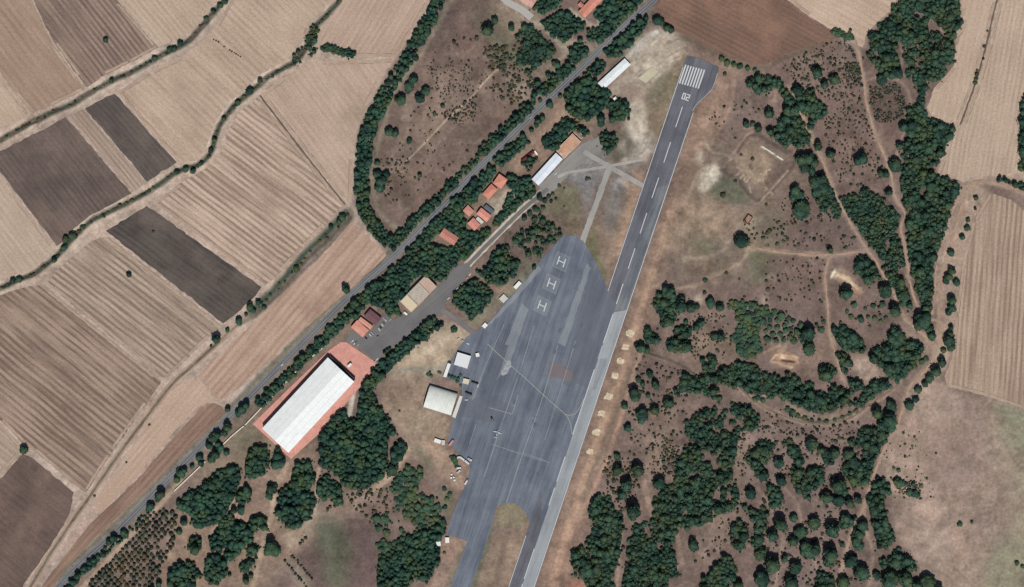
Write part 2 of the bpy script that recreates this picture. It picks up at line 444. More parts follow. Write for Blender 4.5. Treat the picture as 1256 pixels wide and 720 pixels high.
lay((182, 146, 116), [(772, 222), (790, 228), (776, 276), (756, 330), (750, 330), (764, 270)], 5, 0.75, 3, 0.2)
lay((196, 176, 150), [(764, 210), (772, 222), (768, 234), (760, 226)], 3, 0.7, 3, 0.4)
lay((198, 156, 118), [(774, 205), (787, 205), (788, 222), (782, 222)], 4, 0.6, 3, 0.3)
lay((158, 158, 160), [(754, 218), (766, 216), (762, 232), (752, 234)], 3, 0.7, 2, 0.2)
lay((118, 114, 76), [(718, 296), (730, 276), (732, 310), (746, 340), (748, 354), (730, 324)], 3, 0.95, 2)
strip((150, 120, 102), [(734, 280), (740, 300), (748, 336)], 5, 3, 0.6, 2)
# ground west of the apron
lay((178, 156, 128), [(540, 394), (556, 398), (582, 408), (560, 430), (548, 456), (520, 460), (480, 466), (470, 452), (496, 428), (524, 406)], 4, 0.95, 3)
lay((192, 168, 138), [(530, 400), (552, 408), (540, 440), (500, 450), (504, 430)], 6, 0.6, 4, 0.4)
strip((150, 144, 126), [(480, 458), (510, 452), (540, 452), (552, 444)], 6, 2.5, 0.85, 2)
lay((158, 134, 112), [(470, 468), (488, 460), (520, 464), (528, 470), (519, 500), (552, 512), (548, 545), (530, 575), (500, 558), (488, 526), (466, 494)], 4, 0.95, 3)
lay((118, 92, 82), [(478, 470), (500, 466), (512, 474), (504, 486), (484, 484)], 5, 0.6, 4, 0.4)
lay((166, 146, 118), [(496, 500), (552, 514), (544, 545), (512, 535)], 6, 0.6, 5, 0.4)
lay((184, 152, 124), [(520, 530), (545, 548), (574, 572), (570, 602), (552, 598), (530, 575)], 6, 0.8, 4, 0.2)
lay((100, 100, 78), [(505, 545), (516, 546), (530, 566), (532, 580), (520, 574)], 4, 0.8, 3)
lay((116, 110, 84), [(536, 596), (556, 600), (560, 612), (552, 640), (546, 645), (538, 620)], 4, 0.8, 3, 0.2)
lay((176, 140, 118), [(548, 655), (566, 660), (572, 664), (556, 700), (546, 722), (520, 725), (535, 690)], 4, 0.9, 2, 0.2)
lay((132, 128, 96), [(566, 664), (574, 665), (556, 722), (548, 722)], 2, 0.7, 1, 0.3)
lay((110, 122, 100), [(620, 340), (640, 315), (660, 318), (646, 345), (625, 362)], 4, 0.8, 2, 0.3)
lay((132, 126, 100), [(586, 386), (610, 362), (622, 352), (646, 345), (622, 366), (582, 404), (566, 392)], 4, 0.9, 2)
lay((150, 122, 100), [(606, 352), (622, 346), (628, 352), (612, 364)], 3, 0.8, 2)
lay((128, 106, 92), [(600, 330), (690, 262), (692, 292), (645, 330), (615, 345)], 5, 0.6, 4)
# south of the terminal hangar
lay((136, 118, 98), [(300, 508), (320, 520), (356, 565), (390, 530), (392, 500), (425, 488), (430, 512), (396, 540), (345, 575), (300, 580), (250, 590), (230, 600)], 5, 0.9, 3)
lay((112, 112, 84), [(284, 540), (304, 520), (330, 545), (300, 552)], 6, 0.6, 4, 0.3)
lay((156, 128, 106), [(240, 605), (290, 590), (345, 572), (396, 540), (386, 590), (386, 660), (320, 725), (190, 725), (215, 640)], 5, 0.85, 4)
lay((132, 106, 94), [(290, 590), (336, 588), (330, 640), (300, 622)], 6, 0.6, 4, 0.3)
lay((106, 84, 80), [(400, 640), (468, 640), (468, 725), (380, 725), (360, 690)], 9, 0.9, 6, 0.2)
lay((98, 104, 80), [(384, 640), (412, 630), (432, 668), (424, 725), (404, 725), (392, 680)], 8, 0.85, 5)
lay((150, 126, 106), [(400, 615), (440, 600), (480, 575), (500, 555), (494, 575), (470, 600), (440, 625), (405, 635)], 6, 0.8, 4)
lay((172, 150, 126), [(345, 655), (376, 648), (386, 620), (392, 625), (384, 655), (352, 672)], 5, 0.8, 4)
lay((150, 132, 112), [(350, 690), (360, 682), (388, 720), (366, 722)], 3, 0.8, 2)
for ln, w in (([(433, 482), (430, 500), (428, 512)], 6), ):
    strip((210, 198, 176), ln, w, 2, 0.95, 1)
for ln, w in (([(391, 575), (387, 605), (384, 632), (370, 650), (347, 658)], 4), ([(352, 570), (338, 597), (333, 630), (324, 660), (317, 693), (309, 722)], 6), ([(300, 600), (285, 615), (277, 632), (268, 645), (258, 655)], 4),
              ([(220, 592), (188, 628), (160, 657), (128, 693), (100, 722)], 6), ([(500, 552), (488, 572), (470, 592), (455, 602)], 7)):
    strip((182, 154, 126), ln, w, 2, 0.85, 2)
lay((206, 192, 168), [(418, 540), (424, 530), (428, 545), (420, 572), (414, 570)], 2, 0.5, 3, 0.3)
# island between taxiway and runway
lay((132, 121, 95), [(606, 622), (618, 615), (634, 615), (645, 628), (650, 642), (640, 650), (610, 648)], 3, 1, 1)
lay((152, 128, 106), [(604, 658), (640, 656), (646, 664), (624, 722), (578, 722), (592, 684)], 8, 0.95, 3)
strip((122, 100, 88), [(624, 645), (616, 680), (606, 722)], 8, 3, 0.7, 2, 0.2)
strip((108, 112, 80), [(604, 640), (598, 668), (580, 722)], 5, 2, 0.7, 1)
# east shoulder of the runway
lay((152, 122, 102), [(884, 86), (905, 92), (880, 170), (850, 240), (800, 380), (780, 440), (735, 580), (696, 725), (660, 725), (676, 658), (738, 480), (820, 232), (850, 138), (866, 118)], 4, 0.95, 3)
strip((188, 150, 120), [(824, 260), (796, 350), (776, 412), (745, 505), (700, 640), (676, 725)], 9, 3, 0.75, 2, 0.15)
strip((176, 138, 114), [(786, 430), (765, 500), (747, 557), (722, 612), (693, 667), (682, 722)], 5, 2, 0.85, 2)
strip((116, 108, 86), [(776, 446), (756, 505), (735, 560), (712, 612)], 4, 2, 0.6, 2, 0.3)
strip((176, 142, 118), [(884, 96), (868, 150), (846, 205), (826, 262)], 8, 4, 0.7, 4, 0.4)
strip((168, 134, 110), [(900, 100), (896, 130), (880, 165), (862, 190)], 4, 2, 0.7, 3, 0.2)
lay((180, 120, 92), [(700, 712), (728, 708), (722, 725), (696, 725)], 3, 0.7, 2)
# old earthwork compound east of the runway
lay((132, 112, 94), [(830, 240), (860, 180), (905, 165), (975, 190), (1000, 240), (960, 300), (930, 340), (860, 350), (815, 330)], 10, 0.8, 6)
lay((104, 106, 82), [(864, 232), (884, 214), (910, 222), (920, 246), (900, 252), (872, 244)], 4, 0.9, 3)
lay((204, 190, 168), [(852, 228), (860, 208), (872, 198), (886, 208), (880, 226), (862, 236)], 3, 0.9, 4, 0.35)
lay((206, 194, 172), [(854, 190), (862, 186), (864, 200), (856, 206)], 2, 0.8, 3, 0.4)
strip((186, 170, 146), [(866, 178), (872, 186), (892, 190), (897, 196), (886, 206), (876, 208)], 3, 1.5, 0.5, 3, .3)
strip((184, 158, 134), [(866, 190), (852, 222), (838, 250)], 5, 3, 0.5, 4, .3)
lay((158, 134, 108), [(900, 200), (912, 184), (922, 172), (944, 186), (950, 206), (940, 226), (918, 214)], 4, 0.8, 3)
lay((176, 152, 122), [(902, 196), (930, 212), (940, 226), (918, 220)], 3, 0.7, 4, 0.5)
lay((100, 80, 74), [(946, 196), (975, 192), (972, 204), (950, 226), (940, 224)], 4, 0.7, 3)
strip((92, 74, 68), [(904, 186), (916, 166), (930, 166), (976, 194), (972, 204), (934, 246), (914, 232), (886, 208)], 5, 2.2, 0.85, 3, 0.15)
strip((166, 138, 116), [(898, 190), (916, 165), (922, 162)], 3, 1.2, 0.8, 1)
strip((170, 144, 122), [(934, 246), (952, 226), (966, 210)], 2.5, 1.2, 0.8, 1)
strip((206, 196, 178), [(934, 180), (948, 188), (960, 196)], 2.4, 0.8, 0.6, 0.5)
lay((176, 148, 120), [(828, 250), (862, 244), (900, 262), (905, 280), (880, 296), (838, 290), (815, 310), (805, 330)], 8, 0.65, 6, 0.3)
lay((108, 110, 86), [(842, 288), (860, 290), (884, 300), (894, 312), (868, 318), (842, 300)], 7, 0.7, 5, 0.3)
lay((104, 112, 88), [(930, 270), (950, 262), (970, 280), (960, 296), (930, 290)], 7, 0.7, 5, 0.4)
lay((108, 120, 88), [(918, 300), (944, 306), (958, 330), (938, 345), (914, 350), (920, 325)], 6, 0.75, 5, 0.3)
lay((160, 146, 116), [(912, 262), (930, 262), (930, 290), (922, 300), (912, 280)], 5, 0.6, 4)
strip((178, 154, 126), [(800, 352), (850, 352), (866, 342), (890, 330), (908, 322), (916, 308)], 4, 2.5, 0.6, 3, 0.1)
strip((178, 160, 136), [(838, 315), (850, 316), (880, 310), (895, 296)], 4, 3, 0.5, 3, 0.3)
spot((192, 176, 152), (856, 368), 5); spot((196, 172, 148), (940, 370), 6)
strip((176, 160, 138), [(940, 336), (950, 346), (952, 340), (945, 334)], 2, 0.8, 0.7, 1)
# churned soil inside the compound and over the gravel yard
r_ = np.random.default_rng(5)
for k in range(46):
    a = r_.uniform(0, 1); p = np.array((905, 196)) + np.array((42, 10))*r_.uniform(0, 1) + np.array((-6, 30))*r_.uniform(0, 1)
    q = p + r_.normal(0, 4, 2)
    strip([(198, 176, 146), (108, 90, 78), (168, 144, 118)][k % 3], [tuple(p), tuple((p+q)/2+r_.normal(0, 1, 2)), tuple(q)], r_.uniform(1, 2.4), 1, .6, 1.5)
for k in range(60):
    p = np.array((r_.uniform(772, 838), r_.uniform(40, 108)))
    if p[0]+p[1]*.8 > 905 or p[0] > 836: continue
    q = p + np.array((8, -5))*r_.uniform(.3, 1)
    strip([(206, 194, 174), (140, 124, 106), (190, 174, 152)][k % 3], [tuple(p), tuple(q)], r_.uniform(1, 2.6), 1, .5, 1.5)
for k in range(40):
    p = np.array((r_.uniform(764, 804), r_.uniform(120, 196)))
    spot([(206, 194, 174), (150, 132, 112), (196, 182, 160)][k % 3], p, r_.uniform(1, 3), 1.2, .4)
for k in range(150):
    p = np.array((r_.uniform(835, 1060), r_.uniform(90, 430))); q = p + r_.normal(0, 12, 2)
    strip([(168, 144, 124), (98, 80, 74), (112, 108, 86)][k % 3], [tuple(p), tuple((p+q)/2+r_.normal(0, 3, 2)), tuple(q)], r_.uniform(1, 4), 2.5, .35, 4, .4)
for k in range(240):
    p = np.array((r_.uniform(700, 1130), r_.uniform(420, 725))); q = p + r_.normal(0, 12, 2)
    strip([(166, 140, 122), (98, 80, 76), (150, 122, 106)][k % 3], [tuple(p), tuple((p+q)/2+r_.normal(0, 3, 2)), tuple(q)], r_.uniform(1, 4), 2.5, .32, 4, .4)
for k in range(90):
    p = np.array((r_.uniform(460, 660), r_.uniform(20, 260))); q = p + r_.normal(0, 12, 2)
    strip([(160, 138, 118), (96, 78, 72), (146, 122, 104)][k % 3], [tuple(p), tuple((p+q)/2+r_.normal(0, 3, 2)), tuple(q)], r_.uniform(1, 4), 2.5, .3, 4, .4)
# scrub in the east
lay((124, 100, 90), [(900, 90), (960, 66), (1020, 45), (1060, 60), (1110, 120), (1105, 200), (1095, 250), (1030, 240), (1000, 160), (960, 105)], 6, 0.8, 5)
lay((142, 120, 104), [(960, 80), (1010, 60), (1040, 70), (1030, 95), (980, 90)], 8, 0.6, 5, 0.4)
lay((142, 116, 102), [(1020, 180), (1080, 150), (1095, 220), (1060, 240), (1030, 225)], 8, 0.6, 5, 0.3)
lay((112, 90, 82), [(1066, 100), (1100, 98), (1112, 120), (1104, 148), (1076, 150)], 6, 0.6, 4, 0.3)
lay((116, 92, 84), [(960, 230), (1030, 250), (1056, 300), (1000, 310), (960, 290)], 8, 0.7, 5, 0.2)
lay((122, 98, 90), [(940, 320), (1060, 320), (1060, 400), (930, 400)], 8, 0.6, 6, 0.2)
lay((138, 118, 98), [(840, 400), (890, 395), (920, 440), (870, 440), (840, 450)], 8, 0.6, 5, 0.3)
lay((112, 86, 80), [(786, 436), (832, 450), (836, 480), (800, 490), (782, 470)], 8, 0.7, 5, 0.2)
lay((142, 118, 102), [(790, 500), (840, 505), (832, 560), (810, 600), (785, 580)], 9, 0.6, 6, 0.3)
lay((150, 126, 108), [(900, 520), (925, 560), (920, 620), (880, 670), (850, 700), (846, 660)], 8, 0.6, 5, 0.2)
lay((130, 106, 98), [(930, 500), (1080, 510), (1050, 600), (1030, 722), (900, 722), (910, 620)], 8, 0.5, 6, 0.2)
lay((178, 152, 132), [(1038, 436), (1066, 436), (1080, 455), (1090, 458), (1070, 476), (1052, 470), (1046, 448)], 4, 0.85, 3, 0.1)
lay((170, 140, 118), [(1095, 390), (1128, 408), (1140, 430), (1128, 440), (1110, 410)], 5, 0.6, 4)
lay((146, 118, 102), [(985, 422), (1022, 408), (1028, 440), (1004, 454), (980, 440)], 7, 0.6, 5, 0.2)
lay((190, 150, 112), [(944, 434), (962, 430), (980, 440), (976, 452), (956, 450)], 3, 0.9, 3, 0.15)
strip((214, 178, 142), [(947, 445), (951, 437), (958, 435), (964, 437), (972, 436), (979, 440)], 2, 1.2, 0.9, 4)
strip((208, 174, 138), [(950, 446), (957, 447), (962, 450), (974, 452)], 2, 1.2, 0.9, 4)
strip((228, 206, 180), [(959, 438), (963, 440)], 2, 1, 0.8, 1)
strip((84, 58, 50), [(960, 442), (974, 444)], 3, 1, 0.9, 0.5)
strip((188, 152, 118), [(938, 432), (956, 424)], 3, 1.5, 0.7, 1)
lay((196, 168, 134), [(1018, 336), (1026, 330), (1046, 340), (1060, 358), (1052, 362), (1034, 348), (1020, 342)], 3, 0.9, 3, 0.2)
strip((224, 214, 198), [(1020, 340), (1024, 332)], 3, 1, 0.9, 1)
strip((158, 112, 88), [(1040, 350), (1056, 360)], 4, 1.5, 0.9, 1)
strip((214, 190, 156), [(1028, 338), (1046, 348)], 2, 1, 0.9, 1)
# the great pasture and field margins in the south-east
lay((168, 142, 124), [(1125, 488), (1150, 470), (1180, 476), (1330, 500), (1330, 790), (1140, 790), (1128, 690), (1100, 662), (1096, 610), (1076, 578), (1096, 530)], 4, 0.95, 3)
lay((138, 112, 104), [(1140, 520), (1190, 530), (1200, 580), (1160, 600), (1120, 570)], 12, 0.6, 8, 0.5)
lay((140, 112, 104), [(1180, 480), (1220, 490), (1216, 530), (1180, 530)], 10, 0.5, 8, 0.5)
lay((136, 110, 102), [(1215, 590), (1260, 600), (1256, 660), (1220, 640)], 10, 0.55, 8, 0.4)
lay((124, 138, 104), [(1222, 492), (1258, 500), (1262, 560), (1240, 556), (1228, 520)], 6, .7, 6, .3)
lay((128, 136, 104), [(1214, 680), (1240, 650), (1262, 660), (1262, 730), (1204, 730)], 8, .6, 6, .3)
lay((112, 92, 84), [(1160, 470), (1190, 474), (1212, 486), (1208, 494), (1176, 484)], 3, .6, 4, .2)
lay((146, 140, 112), [(1205, 490), (1260, 500), (1330, 600), (1330, 790), (1200, 790), (1205, 700), (1240, 640), (1230, 560)], 14, 0.65, 8, 0.3)
lay((184, 156, 136), [(1090, 560), (1130, 560), (1150, 640), (1120, 670), (1096, 620)], 8, 0.5, 5, 0.3)
lay((150, 126, 108), [(1097, 600), (1130, 606), (1126, 650), (1100, 640)], 6, 0.5, 4, 0.2)
lay((184, 158, 136), [(1130, -30), (1330, -30), (1330, 225), (1200, 222), (1150, 215), (1160, 160), (1136, 140), (1180, 70)], 4, 0.95, 2)
lay((178, 152, 130), [(1165, 230), (1190, 226), (1214, 234), (1190, 300), (1176, 390), (1160, 450), (1130, 490), (1110, 500), (1150, 420), (1152, 330)], 4, 0.8, 3)
lay((188, 162, 142), [(960, -40), (1110, -40), (1098, 12), (1064, 42), (1058, 60), (1020, 40), (985, 20)], 4, 0.9, 2)
lay((130, 98, 82), [(800, 10), (830, -60), (960, -60), (1036, 46), (990, 62), (935, 84), (880, 66), (840, 48)], 4, 0.9, 2)
strip((100, 100, 76), [(836, 44), (860, 56), (884, 66), (930, 84), (960, 72), (1000, 58)], 5, 2, 0.6, 2, 0.4)
strip((160, 130, 108), [(905, 66), (935, 66), (945, 78)], 4, 2, 0.5, 2)
# earth track lines
PATHS = {
 'pale dirt track running south from the corn coloured field through the dotted scrub': ([(1048, 44), (1055, 73), (1060, 100), (1063, 127), (1070, 153), (1075, 170), (1083, 187), (1093, 213), (1097, 240), (1110, 262), (1105, 280), (1112, 310), (1115, 340), (1123, 370), (1135, 389), (1150, 393)], 3.0),
 'wide dirt road curving down beside the striped eastern field': ([(1270, 240), (1256, 236), (1240, 230), (1223, 226), (1204, 222), (1190, 228), (1182, 248), (1175, 270), (1162, 313), (1154, 347), (1152, 387), (1152, 412), (1158, 438)], 4.2),
 'thin wheel track just west of the wide dirt road': ([(1176, 240), (1164, 272), (1150, 320), (1146, 360), (1144, 386)], 2.2),
 'dirt lane leaving the track junction and winding south past the pasture': ([(1097, 362), (1108, 388), (1122, 402), (1140, 418), (1146, 437), (1130, 460), (1116, 474), (1108, 500), (1096, 530), (1083, 554), (1070, 588), (1057, 628), (1043, 658), (1033, 697), (1026, 724), (1018, 760)], 3.6),
 'straight dirt path crossing the brown scrub east of the lone tree': ([(916, 302), (930, 305), (963, 310), (1013, 313), (1060, 308)], 3.2),
 'faint dirt path running south past the sandy diggings': ([(1017, 314), (1012, 340), (1015, 373), (1017, 404), (1026, 440), (1034, 466)], 2.4),
 'dirt path slanting down between the eastern woods': ([(966, 108), (975, 125), (988, 150), (997, 173), (1010, 200), (1022, 232), (1040, 268), (1060, 300), (1077, 326), (1097, 360)], 2.6),
 'curved earth track along the foot of the southern woods': ([(905, 474), (930, 495), (955, 508), (985, 518), (1014, 520), (1045, 512), (1064, 498), (1086, 484), (1104, 470)], 2.6),
}
for ln, w in PATHS.values():
    strip((178, 150, 128), ln, w+3, 2.5, 0.55, 1.5)
for ln, w in (([(1107, 60), (1106, 80), (1101, 98), (1112, 108), (1118, 122), (1112, 140), (1108, 165), (1102, 185), (1094, 205)], 3), ([(1140, 20), (1155, 35), (1170, 48)], 2), ([(1060, 100), (1072, 96), (1100, 98)], 2),
              ([(935, 458), (934, 475), (938, 492)], 2), ([(875, 630), (870, 655), (872, 640)], 3), ([(827, 640), (832, 668), (838, 690)], 5), ([(763, 640), (760, 680), (757, 722)], 4), ([(790, 590), (796, 620), (800, 636)], 6),
              ([(960, 596), (980, 620), (985, 650), (1000, 690), (1010, 722)], 4), ([(1064, 600), (1060, 640), (1070, 680), (1064, 722)], 4), ([(780, 424), (800, 436), (830, 446), (856, 460)], 3), ([(930, 600), (945, 625), (960, 660), (950, 722)], 4),
              ([(1100, 300), (1106, 330)], 2), ([(1027, 252), (1045, 268)], 2), ([(1020, 405), (1030, 445), (1040, 480)], 3)):
    strip((168, 140, 120), ln, w, 2, 0.7, 2)
strip((66, 66, 54), [(792, 432), (815, 440), (843, 452), (860, 466)], 3.5, 1.5, 0.8, 1.5)
strip((66, 60, 50), [(962, 502), (985, 514), (1010, 517), (1040, 508), (1060, 494)], 2.5, 1, 0.8, 1)
strip((148, 128, 106), [(965, 497), (990, 509), (1015, 513), (1036, 504)], 7, 2, 0.7, 1.5)

# mottled soil everywhere
FNF = fbm(5, 63, 3, 0.7)
mott = 1 + (FN-0.5)*0.85 + (FN2-0.5)*0.5 + (FNF-0.5)*0.5
tint = (fbm(40, 77)-0.5)
G *= mott[..., None]
G[..., 0] *= 1 + tint*0.10; G[..., 2] *= 1 - tint*0.12
lum = G.mean(-1, keepdims=True); G = (lum + 0.80*(G-lum))*1.03
G = np.clip(G/FIT, 0.01, 0.8)

# relief: a rough surface, the banks of the old compound and the diggings
FARM = blur(in_poly(PX, PY, [(-70, -70), (548, -70), (530, 10), (440, 158), (434, 250), (480, 308), (60, 745), (40, 790), (-70, 790)]).astype(float), 8)
Z = -0.03 - 0.5*fbm(7, 41, 4, 0.7)*(1-FARM)*np.clip(blur(FN2, 4)*2-.3, .3, 1)
def bank(line, width, h):
    global Z
    d = seg_dist(PX+WX*4, PY+WY*4, line)
    k = np.clip(1-d/width, 0, 1); Z = Z + h*k*k*(3-2*k)
bank([(900, 192), (917, 166), (930, 168), (974, 196), (934, 246), (916, 234), (888, 208)], 8, 1.3)
bank([(948, 446), (951, 436), (964, 436), (978, 440)], 4.5, 1.0)
bank([(952, 446), (962, 450), (975, 452)], 4.5, .7)
bank([(958, 442), (974, 444)], 3, -1.6)
bank([(1022, 334), (1040, 340), (1056, 352)], 4, 1.6)
bank([(1038, 350), (1056, 361)], 3.5, -1.6)
bank([(866, 188), (874, 208), (862, 224)], 5, 1.2)
bank([(832, 352), (866, 343), (908, 322)], 5, 0.9)
Z = np.clip(Z, -4, 4)
nv = NX*NY
co = np.empty((nv, 3)); co[:, 0] = ((PX-628)*S).ravel(); co[:, 1] = ((360-PY)*S).ravel(); co[:, 2] = Z.ravel()
idx = np.arange(nv).reshape(NY, NX)
quads = np.stack([idx[1:, :-1], idx[1:, 1:], idx[:-1, 1:], idx[:-1, :-1]], -1).reshape(-1, 4)
# the land goes on to the horizon round the mapped part
far = 30000.0
x0, x1 = co[:, 0].min(), co[:, 0].max(); y0, y1 = co[:, 1].min(), co[:, 1].max()
ring = np.array([(x0, y0, -.4), (x1, y0, -.4), (x1, y1, -.4), (x0, y1, -.4), (-far, -far, -.4), (far, -far, -.4), (far, far, -.4), (-far, far, -.4)])
rq = np.array([(4, 5, 1, 0), (5, 6, 2, 1), (6, 7, 3, 2), (7, 4, 0, 3)])+nv
co = np.vstack([co, ring]); quads = np.vstack([quads, rq])
me = bpy.data.meshes.new('ground')
me.vertices.add(len(co)); me.vertices.foreach_set('co', co.ravel())
me.loops.add(quads.size); me.loops.foreach_set('vertex_index', quads.ravel().astype(np.int32))
me.polygons.add(len(quads)); me.polygons.foreach_set('loop_start', (np.arange(len(quads))*4).astype(np.int32))
me.update(calc_edges=True)
ca = me.color_attributes.new('soil', 'FLOAT_COLOR', 'POINT')
rgba = np.ones((len(co), 4), np.float32); rgba[:nv, :3] = G.reshape(-1, 3); rgba[nv:, :3] = np.array([lin(c) for c in (150, 128, 112)])/FIT
t = NT('soil')
at = t.n.new('ShaderNodeAttribute'); at.attribute_name = 'soil'
c = t.mul(at.outputs['Color'], t.rng(t.noise(t.pos, 0.22, 5, 0.72), 0.28, 0.72, 0.72, 1.28))
c = t.mul(c, t.rng(t.noise(t.pos, 0.05, 4, 0.65), 0.3, 0.7, 0.88, 1.12))
t.out(c, 0.95)
gr = link('ground', me, t.m)
tag(gr, 'dry brown scrub ground and bare earth spreading round the airfield', 'ground', kind='structure')
